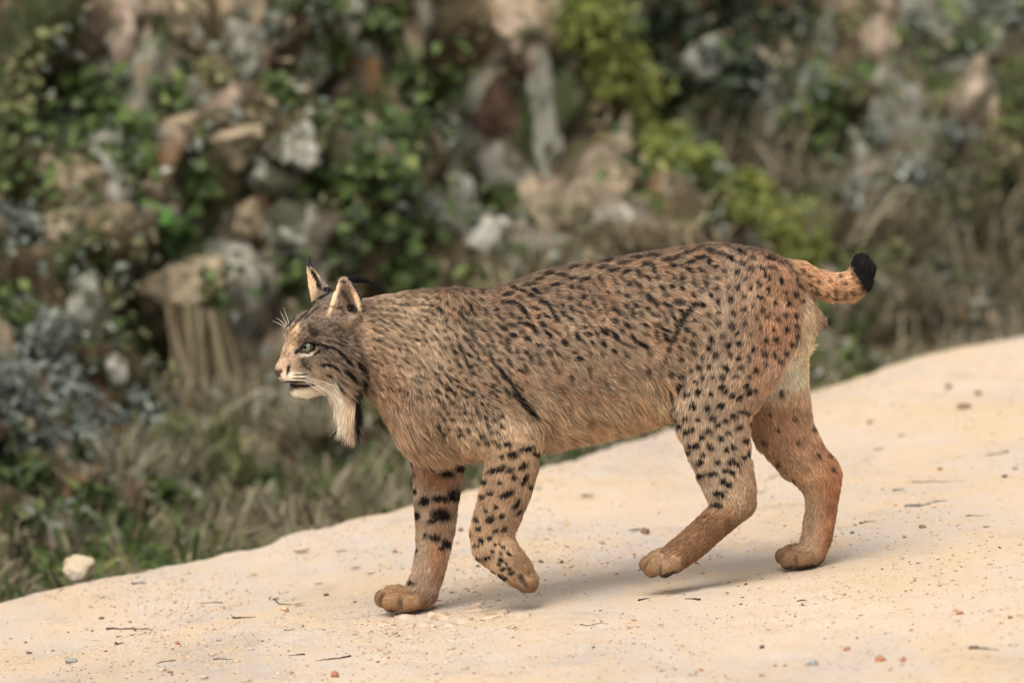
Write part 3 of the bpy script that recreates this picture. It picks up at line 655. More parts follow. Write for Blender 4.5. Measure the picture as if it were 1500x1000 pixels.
VX = 0.0031
lo = np.array([P(388, 500).x, LYC - .175, P(500, 912).z]); hi = np.array([P(1296, 500).x, LYC + .175, P(500, 340).z])
dim = np.ceil((hi - lo) / VX).astype(int) + 1
gx, gy, gzz = [lo[i] + VX * np.arange(dim[i]) for i in range(3)]
F = np.full(dim, 1.0, np.float32)
def smin(a, b, k):
    h = np.clip(0.5 + 0.5 * (b - a) / k, 0, 1); return b * (1 - h) + a * h - k * h * (1 - h)
def sub_grid(nd, pad):
    mn = np.min([c - max(r, d) - pad for c, r, d in nd], 0); mx = np.max([c + max(r, d) + pad for c, r, d in nd], 0)
    i0 = np.clip(np.floor((mn - lo) / VX).astype(int), 0, dim - 1); i1 = np.clip(np.ceil((mx - lo) / VX).astype(int) + 1, 1, dim)
    sl = tuple(slice(a, b) for a, b in zip(i0, i1))
    G = np.stack(np.meshgrid(gx[sl[0]], gy[sl[1]], gzz[sl[2]], indexing='ij'), -1).reshape(-1, 3).astype(np.float32)
    return sl, G
i0, i1 = np.searchsorted(gx, [P(500, 500).x - .02, P(1215, 500).x])
for a in range(i0, i1, 40):
    b_ = min(a + 40, i1)
    G = np.stack(np.meshgrid(gx[a:b_], gy, gzz, indexing='ij'), -1).reshape(-1, 3).astype(np.float32)
    F[a:b_] = np.minimum(F[a:b_], f_torso(G).reshape(b_ - a, dim[1], dim[2]))
for c in CH:
    nd = c['nd']; sl, G = sub_grid(nd, .045)
    f = np.min([seg_field(G, nd[i], nd[i + 1]) for i in range(len(nd) - 1)], 0) if len(nd) > 1 else seg_field(G, nd[0], nd[0])
    F[sl] = smin(F[sl], f.reshape(F[sl].shape), c['k'])
for nm, nd, k in NEG:
    sl, G = sub_grid(nd, .03)
    f = np.min([seg_field(G, nd[i], nd[i + 1]) for i in range(len(nd) - 1)], 0).reshape(F[sl].shape)
    F[sl] = -smin(-F[sl], f, k)
def surface_nets(F):
    s = F < 0
    A = [s[a:s.shape[0] - 1 + a, b:s.shape[1] - 1 + b, c:s.shape[2] - 1 + c] for a in (0, 1) for b in (0, 1) for c in (0, 1)]
    cnt = sum(x.astype(np.int8) for x in A); cells = np.argwhere((cnt > 0) & (cnt < 8))
    idx = np.full(cnt.shape, -1, np.int64); idx[tuple(cells.T)] = np.arange(len(cells))
    acc = np.zeros((len(cells), 3)); num = np.zeros(len(cells))
    cs = [(a, b, c) for a in (0, 1) for b in (0, 1) for c in (0, 1)]
    for i in range(8):
        for j in range(i + 1, 8):
            d = np.array(cs[j]) - np.array(cs[i])
            if np.abs(d).sum() != 1: continue
            fa = F[tuple((cells + cs[i]).T)]; fb = F[tuple((cells + cs[j]).T)]
            m = (fa < 0) != (fb < 0); t = np.where(m, fa / np.where(m, fa - fb, 1), 0)
            acc += m[:, None] * (np.array(cs[i]) + t[:, None] * d); num += m
    V = cells + acc / num[:, None]
    quads = []
    for ax in range(3):
        e = np.zeros(3, int); e[ax] = 1; o1, o2 = [np.eye(3, dtype=int)[k] for k in range(3) if k != ax]
        n_ = np.array(F.shape) - e
        a = s[:n_[0], :n_[1], :n_[2]]; b = s[e[0]:, e[1]:, e[2]:]
        q = np.argwhere(a != b); q = q[(q[:, [k for k in range(3) if k != ax]] > 0).all(1)]
        q = q[(q < np.array(cnt.shape)).all(1)]
        fl = a[tuple(q.T)]
        r = np.stack([idx[tuple((q - o1 - o2).T)], idx[tuple((q - o2).T)], idx[tuple(q.T)], idx[tuple((q - o1).T)]], 1)
        flip = fl if ax != 1 else ~fl
        r[~flip] = r[~flip][:, ::-1]; quads.append(r)
    Q = np.vstack(quads); return V, Q[(Q >= 0).all(1)]
LV_, LQ = surface_nets(F)
LV_ = LV_ * VX + lo
def lap(V, Q, it, lam):
    e = np.vstack([Q[:, [0, 1]], Q[:, [1, 2]], Q[:, [2, 3]], Q[:, [3, 0]]]); e = np.vstack([e, e[:, ::-1]])
    dg = np.bincount(e[:, 0], minlength=len(V))[:, None]
    for k in range(it):
        for lm in (lam, -lam * 1.03):
            s = np.stack([np.bincount(e[:, 0], V[e[:, 1], i], minlength=len(V)) for i in range(3)], 1) / np.maximum(dg, 1)
            V = V + lm * (s - V)
    return V
LV_ = lap(LV_, LQ, 3, .5)
def vnormals(V, Q):
    nn = np.cross(V[Q[:, 2]] - V[Q[:, 0]], V[Q[:, 3]] - V[Q[:, 1]]); o = np.zeros_like(V)
    for k in range(4):
        for i in range(3): o[:, i] += np.bincount(Q[:, k], nn[:, i], minlength=len(V))
    return o / (np.linalg.norm(o, axis=1)[:, None] + 1e-12)

# ---- coat: colours and markings in the animal's side view (u along the body, v down)
BLK = lin(38, 30, 28)
SPN, SPF, SPH, SPB = [], [], [], []      # near side and trunk, far foreleg, face: u, v, a, b, angle, strength
def sp(lst, u, v, a, b, ang=0, st=.95):
    g = 1.0 if lst is SPH else 1.22
    lst.append((u, v, a * g, b * g, math.radians(ang), min(1, st * 1.08)))
def line(lst, pts_, w, st=.95):
    for (x0, y0), (x1, y1) in zip(pts_[:-1], pts_[1:]):
        L = math.hypot(x1 - x0, y1 - y0); sp(lst, (x0 + x1) / 2, (y0 + y1) / 2, L / 2 + w * .7, w, math.degrees(math.atan2(y1 - y0, x1 - x0)), st)
srnd = random.Random(11)
z3 = lambda X, Y: (540 + X / 3.571, 640 + Y / 3.571)
for X_, Y_, a, b_, an in [(730, 40, 6, 4, 0), (755, 95, 8, 5.5, 10), (825, 65, 11, 4.5, -10), (695, 105, 5, 4, 0), (875, 95, 7, 3.5, 10), (810, 155, 8, 4.5, -45), (670, 175, 15, 4, -18), (740, 178, 6, 4, -10), (605, 240, 5, 4.5, 0), (683, 243, 4, 3, 0), (760, 215, 5, 4, -30), (815, 225, 9, 3.6, -55), (840, 262, 4, 4, 0),
                        (635, 300, 5, 3.5, 0), (720, 300, 11, 5, -25), (595, 318, 4, 3, 0), (770, 350, 8, 3.5, -55), (665, 370, 3.5, 2.5, 0), (615, 388, 4, 3, 10), (695, 410, 5, 3.2, -25), (785, 395, 5, 2.8, -40), (635, 430, 7, 4, -10), (565, 435, 4.5, 3.4, 40), (575, 480, 4.5, 3.5, 30), (662, 490, 4, 3.2, 0), (708, 482, 5, 3.2, -35), (532, 510, 3, 3, 0), (590, 543, 4.4, 4.4, 0), (628, 528, 4.4, 3.2, -20),
                        (668, 565, 4.5, 2.6, -30), (565, 570, 3.5, 3, 0), (705, 575, 3, 2.4, 0), (625, 632, 7, 3.5, -20), (580, 640, 4, 3, 20), (690, 610, 3, 2.6, 0), (735, 612, 3.4, 2.6, 40), (690, 645, 3.6, 3, 0), (655, 710, 3.5, 3, 0), (700, 690, 3.6, 3, 0), (735, 690, 3.2, 3, 0), (715, 735, 4, 3, 30), (625, 690, 3.4, 2.8, 0), (650, 600, 3, 2.5, 0), (680, 665, 3.3, 2.8, 0), (720, 660, 3, 2.6, 0), (745, 715, 3.2, 3, 0), (692, 722, 3.4, 3, 0)]:
    sp(SPN, *z3(X_, Y_), a * .92, b_ * .92, an)
z4 = lambda X, Y: (900 + X / 3.333, 560 + Y / 3.333)
for X_, Y_ in [(380, 120), (455, 130), (410, 183), (380, 232), (470, 60), (410, 50), (350, 65), (280, 70), (290, 130), (295, 185), (345, 185), (350, 245), (480, 180), (505, 212), (545, 190), (580, 170), (520, 115), (575, 65), (610, 75), (655, 45), (690, 40), (600, 225), (555, 250), (515, 275), (635, 285), (460, 243), (430, 270), (468, 318), (545, 330), (580, 320), (360, 345), (435, 360), (505, 395), (420, 395), (600, 400), (570, 390),
               (420, 460), (575, 440), (530, 485), (545, 430), (500, 540), (525, 545), (560, 500), (320, 220), (670, 210), (660, 350), (630, 365), (540, 45), (520, 20), (320, 20), (640, 20)]:
    sp(SPN, *z4(X_, Y_), srnd.uniform(3.8, 5.4), srnd.uniform(3.3, 4.4), srnd.uniform(-40, 40))
for X_, Y_, a in [(630, 150, 8), (390, 310, 8), (470, 450, 11), (500, 600, 8)]: sp(SPN, *z4(X_, Y_), a, 3.3, 0)
line(SPN, [(676, 462), (686, 474)], 2.6, .8); line(SPN, [(690, 483), (697, 495)], 2.6, .8); line(SPN, [(700, 503), (712, 514)], 2.2, .7); line(SPN, [(718, 521), (727, 536)], 2.8, .85); line(SPN, [(731, 540), (742, 553)], 3.4, .95); line(SPN, [(744, 552), (757, 572)], 3.0, 1); line(SPN, [(754, 574), (766, 586)], 4.2, 1); line(SPN, [(766, 584), (780, 603)], 4.8, 1); line(SPN, [(778, 600), (789, 609)], 3.6, 1); line(SPN, [(776, 618), (784, 612)], 2.6, .9); line(SPN, [(756, 562), (768, 574)], 1.8, .7); line(SPN, [(740, 568), (748, 580)], 2.2, .8); line(SPN, [(672, 503), (680, 520), (688, 537)], 2.8, .8)
line(SPN, [(745, 442), (760, 446), (772, 458), (776, 466)], 3.2); line(SPN, [(790, 438), (806, 448), (818, 470)], 3.2); line(SPN, [(762, 472), (780, 476), (788, 488)], 3); line(SPN, [(750, 420), (770, 428), (782, 436)], 2.8)
line(SPN, [(1015, 450), (1006, 462)], 4.2, .9); line(SPN, [(1004, 463), (996, 479)], 4.6, .9); line(SPN, [(996, 482), (986, 500)], 3.4, .85); line(SPN, [(984, 500), (979, 516)], 2.6, .75); line(SPN, [(977, 520), (973, 540)], 1.8, .55); sp(SPN, 1028, 446, 6, 4, 20); sp(SPN, 1018, 446, 5, 4, 0)
def top_of(u): return np.interp(u, TU, TT)
def bot_of(u): return np.interp(u, TU, TB)
def thigh_left(v): return np.interp(v, [430, 462, 498, 534, 570, 617, 653, 680], [1040, 1008, 986, 973, 977, 988, 1003, 1015])
have = [(s[0], s[1]) for s in SPN]
tries = 0
while tries < 30000:
    tries += 1
    u = srnd.uniform(545, 1178); v = srnd.uniform(top_of(u) + 2, bot_of(u) - 3)
    rel = (v - top_of(u)) / (bot_of(u) - top_of(u))
    if u > thigh_left(v) and v < 590:
        if v > 560: continue
        if u > np.interp(v, [440, 492, 510, 555, 594], [1178, 1168, 1160, 1122, 1100]): continue
        gap, a, b_, an, st = srnd.choice((13, 15, 17, 18)), srnd.uniform(2.8, 6.0), srnd.uniform(2.5, 4.2), srnd.uniform(-10, 90), srnd.uniform(.7, 1)
        if rel < .12: a, b_, an, gap = 8, 3.0, 18, 14
    elif u > 735:
        if rel < .1: gap, a, b_, an, st = 13.5, srnd.uniform(7, 11), 2.9, -14 + srnd.uniform(-10, 10), .9
        elif rel < .55: gap, a, b_, an, st = srnd.choice((11, 16, 18)), srnd.uniform(3.5, 9), srnd.uniform(2.4, 3.8), srnd.uniform(10, 80), srnd.uniform(.55, 1)
        elif rel < .78: gap, a, b_, an, st = 22, srnd.uniform(4.5, 9), 3, srnd.uniform(40, 85), srnd.uniform(.35, .75)
        else: gap, a, b_, an, st = 20, 6, 2.4, 80, .32
    elif v > 520 and u > 640:
        gap, a, b_, an, st = srnd.choice((9, 11, 14)), srnd.uniform(2.4, 5.5), srnd.uniform(2.1, 3.4), srnd.uniform(-20, 60), srnd.uniform(.6, 1)
        if v > 640 and u < 700: st = .3
    elif v > 590: gap, a, b_, an, st = 14, 3.5, 2.2, 20, srnd.uniform(.2, .55)
    elif u < 640: gap, a, b_, an, st = srnd.choice((8, 11)), srnd.uniform(3, 6.5), 2.0, srnd.uniform(0, 50), srnd.uniform(.4, .85)
    else: gap, a, b_, an, st = srnd.choice((9, 12)), srnd.uniform(3, 6.5), 2.5, srnd.uniform(10, 60), srnd.uniform(.55, .95)
    if rel < .07: st *= .9
    if any((u - x) ** 2 + (v - y) ** 2 < gap * gap for x, y in have): continue
    have.append((u, v)); sp(SPN, u, v, a, b_, an, st)
for k_ in range(1500):                                   # faint secondary flecks that break up the ground colour
    u = srnd.uniform(548, 1170); v = srnd.uniform(top_of(u) + 1, bot_of(u) - 8)
    if u > thigh_left(v) and srnd.random() < .55: continue
    sp(SPN, u, v, srnd.uniform(2.5, 7), srnd.uniform(1.0, 1.9), srnd.uniform(15, 70) if v > top_of(u) + 40 else srnd.uniform(-20, 25), srnd.uniform(.1, .36))
for k_ in range(520):                                    # grizzled face
    u = srnd.uniform(420, 545); v = srnd.uniform(445, 565)
    if v > 535 and u < 470: continue
    if u < 434 and v > 490: continue
    an = 30 + (v - 500) * .4 if u > 450 else -55
    sp(SPH, u, v, srnd.uniform(2, 5), srnd.uniform(.6, 1.1), an + srnd.uniform(-15, 15), srnd.uniform(.15, .55))
for u, v, a in [(1178, 398, 4), (1186, 404, 3), (1200, 412, 3.5), (1199, 428, 4), (1216, 410, 3), (1225, 425, 4), (1226, 434, 3.5), (1238, 432, 4), (1212, 432, 3), (1240, 415, 3), (1232, 405, 3), (1250, 428, 4), (1188, 418, 3), (1158, 392, 4), (1166, 412, 4)]: sp(SPN, u, v, a, a * .7, 70, .75)
for X_, Y_, a, b_, an in [(350, 165, 10, 5, 15), (410, 195, 9, 5, 10), (300, 150, 8, 5, 10), (250, 125, 9, 5, 15), (470, 160, 8, 5, 25), (290, 335, 6, 6, 0), (380, 325, 14, 4.5, 0), (455, 312, 11, 8, 20), (380, 410, 13, 8, 10), (255, 410, 4, 5, 0), (240, 285, 4, 4, 0), (350, 530, 7, 5, 10), (405, 560, 7, 5, 40), (300, 515, 4, 4, 0), (378, 582, 4, 3, 0), (240, 545, 3, 4, 0), (245, 600, 3, 3, 0), (225, 770, 6, 3, 0), (330, 440, 5, 4, -30), (235, 200, 4, 4, 0)]:
    sp(SPF, *z3(X_, Y_), a, b_, an, .95)
for X_, Y_, a in [(815, 60, 5.5), (885, 180, 4), (740, 300, 4.5), (800, 235, 3.6), (682, 312, 4.5), (800, 400, 4), (1055, 365, 4), (1070, 432, 4), (970, 235, 3.5), (760, 160, 3), (900, 300, 3), (885, 480, 3), (1000, 360, 3)]: sp(SPB, *z4(X_, Y_), a, a * .75, srnd.uniform(0, 90), .75)
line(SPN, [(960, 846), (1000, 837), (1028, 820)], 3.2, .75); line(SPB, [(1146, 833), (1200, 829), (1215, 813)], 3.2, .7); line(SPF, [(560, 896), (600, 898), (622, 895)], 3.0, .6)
for u, v in [(1052, 730), (1064, 722), (1040, 745), (1058, 742), (1075, 700), (1083, 690), (1030, 758), (1048, 760), (1086, 668), (1092, 650)]: sp(SPN, u, v, srnd.uniform(2, 4), srnd.uniform(1.6, 2.4), 140, .55)
zf = lambda X, Y: (390 + X / 6.247, 480 + Y / 6.247)
def fline(pts_, w, st=.95): line(SPH, [zf(*q) for q in pts_], w * 1.45, st)
fline([(450, 150), (540, 165), (640, 200), (720, 265), (790, 345)], 1.9); fline([(430, 250), (520, 200), (590, 190)], 1.5); fline([(500, 350), (560, 330), (620, 350), (690, 405)], 1.7); fline([(740, 390), (780, 420), (815, 460)], 2.2)
fline([(850, 320), (890, 380)], 2.6); fline([(680, 500), (718, 552)], 2); fline([(560, 425), (615, 442)], 1.4, .7); fline([(250, 435), (390, 425)], 1.0, .8); fline([(240, 465), (380, 458)], .9, .8); fline([(160, 494), (340, 490)], 1.0, .9)
fline([(215, 520), (275, 530), (380, 528), (450, 522)], 1.4, .85); fline([(235, 534), (290, 542)], 1.3, .85); fline([(325, 534), (390, 532)], 1.2, .85); fline([(190, 425), (212, 340)], 1.6, .85); fline([(275, 228), (345, 165)], 2.6, .85); fline([(830, 540), (832, 640), (830, 720), (818, 900)], 3.8, 1); fline([(880, 460), (905, 560), (898, 660)], 3.4, .8)
fline([(830, 60), (880, 200), (925, 330), (965, 520)], 3.6, .75); fline([(340, 330), (420, 395)], 2.2, .5); fline([(410, 20), (460, 50)], 4, .6); fline([(345, 135), (450, 150)], 1.6, .9); fline([(300, 225), (345, 225), (400, 232)], 1.6, .7); fline([(640, 130), (740, 180)], 1.6, .5); fline([(560, 110), (650, 140)], 1.3, .45); fline([(600, 280), (720, 340)], 1.3, .4)
ze = lambda X, Y: (390 + X / 7.14, 370 + Y / 7.14)
for pts_, w, st in [([(225, 770), (330, 650), (430, 575), (520, 500)], 1.8, .75), ([(270, 800), (360, 690), (470, 600)], 1.4, .6), ([(400, 700), (470, 640), (560, 560)], 1.6, .6), ([(440, 750), (500, 840)], 3.2, .6), ([(350, 720), (420, 640)], 1.2, .6), ([(540, 480), (660, 420)], 2.5, .7), ([(480, 190), (530, 290), (560, 370)], 3.4, 1), ([(600, 385), (700, 390)], 4.0, .9),
                    ([(890, 300), (960, 410), (1000, 500)], 1.7, 1), ([(870, 560), (930, 610)], 6.0, .95), ([(800, 400), (880, 540)], 3.5, .5), ([(780, 300), (830, 310)], 2.6, .7), ([(450, 60), (445, 140)], 2.6, 1), ([(740, 880), (860, 960)], 1.8, .5), ([(900, 830), (980, 900)], 3, .6), ([(1090, 540), (1150, 640)], 1.5, .7), ([(620, 660), (700, 760)], 1.4, .35), ([(720, 720), (800, 800)], 1.4, .35)]:
    line(SPH, [ze(*q) for q in pts_], w, st)
def spot_mask(lst, u, v, soft=.45):
    A = np.array(lst, np.float32); m = np.zeros(len(u), np.float32)
    od = np.argsort(u); us, vs = u[od].astype(np.float32), v[od].astype(np.float32); mo = m[od]
    for (x, y, a, b, an, st) in A:
        r = max(a, b) * 1.9; i, j = np.searchsorted(us, [x - r, x + r])
        if j <= i: continue
        dx, dy = us[i:j] - x, vs[i:j] - y; c, s = math.cos(an), math.sin(an)
        q = np.sqrt(((dx * c + dy * s) / a) ** 2 + ((-dx * s + dy * c) / b) ** 2)
        w = st * (1 - sstep(1 - soft, 1 + soft, q)); mo[i:j] = np.maximum(mo[i:j], w)
    m[od] = mo; return m
C = {k: lin(*c) for k, c in dict(back=(134, 106, 80), flank=(156, 128, 101), belly=(200, 168, 130), pale=(196, 166, 130), rust=(172, 116, 70), thigh=(160, 136, 112), shank=(124, 84, 46), paw=(124, 90, 54), chest=(178, 144, 112), neck=(146, 116, 88), face=(118, 98, 80), muzzle=(172, 142, 116), white=(216, 198, 176), cream=(206, 180, 146), orange=(166, 116, 76), leg=(168, 138, 108), earin=(132, 108, 88), earrim=(212, 176, 134), dark=(64, 50, 42), black=(20, 17, 18)).items()}
for k_ in C:
    g_ = C[k_].mean(); C[k_] = (g_ + (C[k_] - g_) * .74) * 1.5 * np.array([1.0, .99, .93])
def blob(u, v, x, y, a, b, an=0, soft=.5):
    c, s = math.cos(math.radians(an)), math.sin(math.radians(an)); dx, dy = u - x, v - y
    q = np.sqrt(((dx * c + dy * s) / a) ** 2 + ((-dx * s + dy * c) / b) ** 2); return 1 - sstep(1 - soft, 1 + soft, q)
NAMES = ['torso'] + [c['name'] for c in CH]
def fields(p):
    out = [f_torso(p)] + [np.min([seg_field(p, c['nd'][i], c['nd'][i + 1]) for i in range(len(c['nd']) - 1)], 0) for c in CH]
    return np.stack(out, 1)
def fl(r, g, b):
    c = lin(r, g, b); m = c.mean(); return (m + (c - m) * .74) * 1.5 * np.array([1.0, .99, .93])
def coat(p, W):
    """p surface points, W blend weights per section -> linear colour, spot mask"""
    u, v = to_px(p); q = np.stack([u * .05, v * .05, u * 0 + 2], 1)
    wu = u + 5 * (fbm(q * 2.2, 2) - .5) + 3 * (fbm(q * 6, 2) - .5); wv = v + 5 * (fbm(q * 2.2 + 31, 2) - .5) + 3 * (fbm(q * 6 + 9, 2) - .5)
    sel = lambda *ns: np.clip(sum(W[:, i] for i, n_ in enumerate(NAMES) if n_ in ns), 0, 1)[:, None]
    rel = np.clip((v - top_of(u)) / (bot_of(u) - top_of(u)), -.2, 1.2)
    lerp = lambda a, b, t: a + (b - a) * t
    c = np.tile(C['flank'], (len(p), 1)); T_ = lambda m: np.asarray(m)[:, None]
    c = lerp(c, C['back'], T_(sstep(.4, .05, rel))); c = lerp(c, C['belly'], T_(sstep(.68, .95, rel)))
    nz = fbm(q * 1.3 + 4, 3)
    c = lerp(c, C['rust'], T_(.35 * sstep(.5, .65, nz)))
    c = lerp(c, C['neck'], T_(sstep(650, 580, u) * .8)); c = lerp(c, C['chest'], T_(sstep(700, 620, u) * sstep(560, 620, v)))
    c = lerp(c, C['orange'], T_(.5 * blob(u, v, 568, 545, 26, 60, -15)) ); c = lerp(c, C['pale'], T_(.45 * blob(u, v, 600, 500, 60, 60)))
    th = sel('thigh_near', 'thigh_far') ; c = lerp(c, lerp(C['thigh'], C['rust'], T_(sstep(1050, 1150, u) * .75)), th * .8)
    c = lerp(c, C['rust'], T_(.32 * blob(u, v, 1150, 480, 40, 75, 20)) * (1 - sel('tail')))
    far_h = sel('thigh_far', 'shank_far', 'paw_hf', 'toe_hf'); ch_ = lerp(np.tile(fl(176, 134, 96), (len(p), 1)), C['rust'], T_(sstep(1185, 1225, u)))
    ch_ = lerp(ch_, C['cream'], T_(sstep(610, 560, v))); ch_ = lerp(ch_, fl(166, 132, 100), T_(sstep(715, 740, v) * sstep(1215, 1195, u))); c = lerp(c, ch_, far_h)
    c = lerp(c, C['white'] * 1.15, T_(blob(u, v, 1156, 540, 26, 50, 35)) * (1 - sel('thigh_near') * .8)); c = lerp(c, C['cream'], T_(.8 * blob(u, v, 1182, 500, 13, 60)))
    c = lerp(c, fl(162, 128, 94), sel('fore_near') ); c = lerp(c, C['leg'], sel('upper_arm_near') * .5)
    c = lerp(c, fl(134, 98, 62), sel('paw_fn', 'toe_fn') * T_(.9 * sstep(735, 755, u)))
    cf = lerp(np.tile(fl(168, 140, 114), (len(p), 1)), C['orange'], T_(np.maximum.reduce([.95 * blob(u, v, 642, 702, 26, 18), .8 * blob(u, v, 650, 742, 20, 10), .5 * blob(u, v, 645, 775, 16, 14), .8 * blob(u, v, 640, 820, 12, 34)])))
    c = lerp(c, cf, sel('fore_far')); c = lerp(c, fl(140, 102, 62), sel('paw_ff', 'toe_ff')); c = lerp(c, C['shank'], sel('shank_near', 'heel_near')); c = lerp(c, C['paw'], sel('toe_hn', 'paw_hf', 'toe_hf') )
    c = lerp(c, fl(154, 96, 48), sel('shank_far') * T_(.7 * sstep(1190, 1215, u)))
    c = lerp(c, fl(186, 138, 92), sel('tail')); 
    hd = sel('skull', 'midface', 'muzzle', 'nose_bump', 'lip', 'cheek', 'brow', 'ruff', 'ridge', 'chin', 'lower_lip', 'ear_near', 'ear_far')
    k = np.tile(C['face'], (len(p), 1))
    k = lerp(k, C['muzzle'], T_(np.maximum(blob(u, v, 420, 522, 18, 32), .6 * blob(u, v, 432, 490, 16, 20, 40)))); k = lerp(k, C['earrim'], T_(.8 * np.maximum(blob(u, v, 432, 486, 6, 13, 25), blob(u, v, 430, 505, 3.5, 12, 35))))
    k = lerp(k, C['white'], T_(np.maximum.reduce([.95 * blob(u, v, 430, 553, 22, 7), blob(u, v, 442, 579, 22, 8, -6), .55 * blob(u, v, 448, 520, 13, 2.4, -12), .9 * blob(u, v, 480, 566, 28, 11, 10)])))
    k = lerp(k, C['white'] * 1.25, T_(.9 * blob(u, v, 444, 579, 22, 8, -6)))
    k = lerp(k, C['white'], T_(blob(u, v, 492, 598, 22, 38, -18))); k = lerp(k, fl(196, 160, 128), T_(.7 * blob(u, v, 512, 588, 7, 36))); k = lerp(k, C['muzzle'], T_(.6 * blob(u, v, 478, 545, 22, 12)))
    k = lerp(k, C['earin'] * (.65 + .7 * fbm(np.stack([u * .25, v * .12, u * 0], 1), 2))[:, None], sel('ear_near')); k = lerp(k, C['earrim'], sel('ear_near') * T_(np.maximum(blob(u, v, 488, 438, 4, 26, 18), blob(u, v, 524, 442, 3.6, 20, -24))))
    k = lerp(k, fl(196, 152, 106), T_(.9 * blob(u, v, 544, 486, 8, 22, -10))); k = lerp(k, C['earrim'], sel('ear_far') * T_(sstep(470, 458, u + (v - 420) * .3 ))); k = lerp(k, fl(120, 112, 110), sel('ear_far') * T_(sstep(470, 478, u)))
    c = lerp(c, k, hd)
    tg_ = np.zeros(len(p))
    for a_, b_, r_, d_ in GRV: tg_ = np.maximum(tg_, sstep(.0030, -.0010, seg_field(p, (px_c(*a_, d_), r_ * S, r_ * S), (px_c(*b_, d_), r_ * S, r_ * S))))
    c = lerp(c, C['dark'] * .6, T_(.8 * tg_))  # toe clefts darkened in the coat colour: mostly painted shade, partly brown fur
    # markings
    ff = sel('fore_far', 'paw_ff', 'toe_ff')[:, 0]; fh = far_h[:, 0]; h1 = hd[:, 0]
    near = np.clip(1 - ff - fh - h1, 0, 1)
    m = near * spot_mask(SPN, wu, wv) + ff * spot_mask(SPF, wu, wv) + 1.25 * h1 * spot_mask(SPH, u + .35 * (wu - u), v + .35 * (wv - v), .32)
    m = np.clip(m, 0, 1); m = np.maximum(m, fh * spot_mask(SPB, wu, wv))
    m = np.maximum(m, (1 - h1) * .55 * sstep(.05, -.0, rel) * (u > 600) * (u < 1160) * (1 - sel('tail')[:, 0]))
    tip = sel('tail')[:, 0] * sstep(-5, 5, (u - 1249) * .85 - (v - 402) * .45 - 2 + 9 * (fbm(q * 8, 2) - .5))
    c = lerp(c, C['black'], T_(tip)); m = m * (1 - tip)
    return c, m

L_N = vnormals(LV_, LQ)
if (L_N * (LV_ - LV_.mean(0))).sum() < 0: LQ = LQ[:, ::-1]; L_N = -L_N
def weights(p):
    fv = fields(p); w = np.exp(-(fv - fv.min(1)[:, None]) / .0035); return w / w.sum(1)[:, None]
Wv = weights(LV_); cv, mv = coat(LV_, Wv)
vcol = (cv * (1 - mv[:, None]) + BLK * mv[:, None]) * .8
uv_u, uv_v = to_px(LV_)
org = np.array([P(860, 860).x, LYC, GA + GB * P(860, 860).x])
lynx = empty('lynx', Vector(org), 'spotted tawny lynx walking across the sandy track, one forepaw raised', 'lynx')
m_skin, n, l, b = new_mat('lynx_coat', .8, .15)
at = n.new('ShaderNodeAttribute'); at.attribute_name = 'col'; l.new(at.outputs['Color'], b.inputs['Base Color'])
bump(n, l, b, noise_n(n, l, pos_n(n), 400, 3, .6), .3, .002)
body = mesh_obj('body', LV_ - org, LQ, m_skin, lynx, attrs=[('col', 'POINT', vcol)])

# ---- fur strands
def sample_roots(nh):
    tri = np.vstack([LQ[:, [0, 1, 2]], LQ[:, [0, 2, 3]]]); a = LV_[tri[:, 0]]; e1 = LV_[tri[:, 1]] - a; e2 = LV_[tri[:, 2]] - a
    ar = np.linalg.norm(np.cross(e1, e2), axis=1) / 2; cn = LV_[tri].mean(1)
    u, v = to_px(cn); dn = np.ones(len(tri))
    dn *= np.where(u < 560, 2.3, 1.0) * np.where(v > 690, 1.4, 1.0)
    fn = L_N[tri[:, 0]]; dn *= np.where(fn[:, 1] > .45, .35, 1.0)           # thinner coat where it faces away
    pr = ar * dn; ti = rng.choice(len(tri), nh, p=pr / pr.sum()); r1 = np.sqrt(rng.random(nh)); r2 = rng.random(nh)
    w = np.stack([1 - r1, r1 * (1 - r2), r1 * r2], 1)
    p = (LV_[tri[ti]] * w[:, :, None]).sum(1); nn = (L_N[tri[ti]] * w[:, :, None]).sum(1); nn /= np.linalg.norm(nn, axis=1)[:, None]
    return p, nn
NH = 270000
hp, hn = sample_roots(NH)
HW = weights(hp)
hu, hv = to_px(hp)
eyeb = blob(hu, hv, 452, 508.5, 13, 8, -8, .15) * (hp[:, 1] < LYC - .03) > .4
noseb = (blob(hu, hv, 407, 544, 8, 8.5, 35, .2) > .4)
grv = np.zeros(len(hp), bool)
for a_, b_, r_, d_ in GRV: grv |= seg_field(hp, (px_c(*a_, d_), r_ * S, r_ * S), (px_c(*b_, d_), r_ * S, r_ * S)) < .0008
keep = ~(eyeb | noseb | grv); hp, hn, HW, hu, hv = hp[keep], hn[keep], HW[keep], hu[keep], hv[keep]; NH = len(hp)
flow = np.zeros((NH, 3)); leng = np.zeros(NH); lift = np.zeros(NH)
relh = np.clip((hv - top_of(hu)) / (bot_of(hu) - top_of(hu)), 0, 1)
tf = np.stack([np.ones(NH), np.zeros(NH), -.25 - .9 * relh ** 1.5], 1)
tf[:, 2] += .35 * sstep(740, 640, hu) * -1
flow += HW[:, :1] * tf / np.linalg.norm(tf, axis=1)[:, None]; leng += HW[:, 0] * (.014 + .014 * sstep(.62, .95, relh)); lift += HW[:, 0] * (.30 + .12 * sstep(.7, 1, relh))
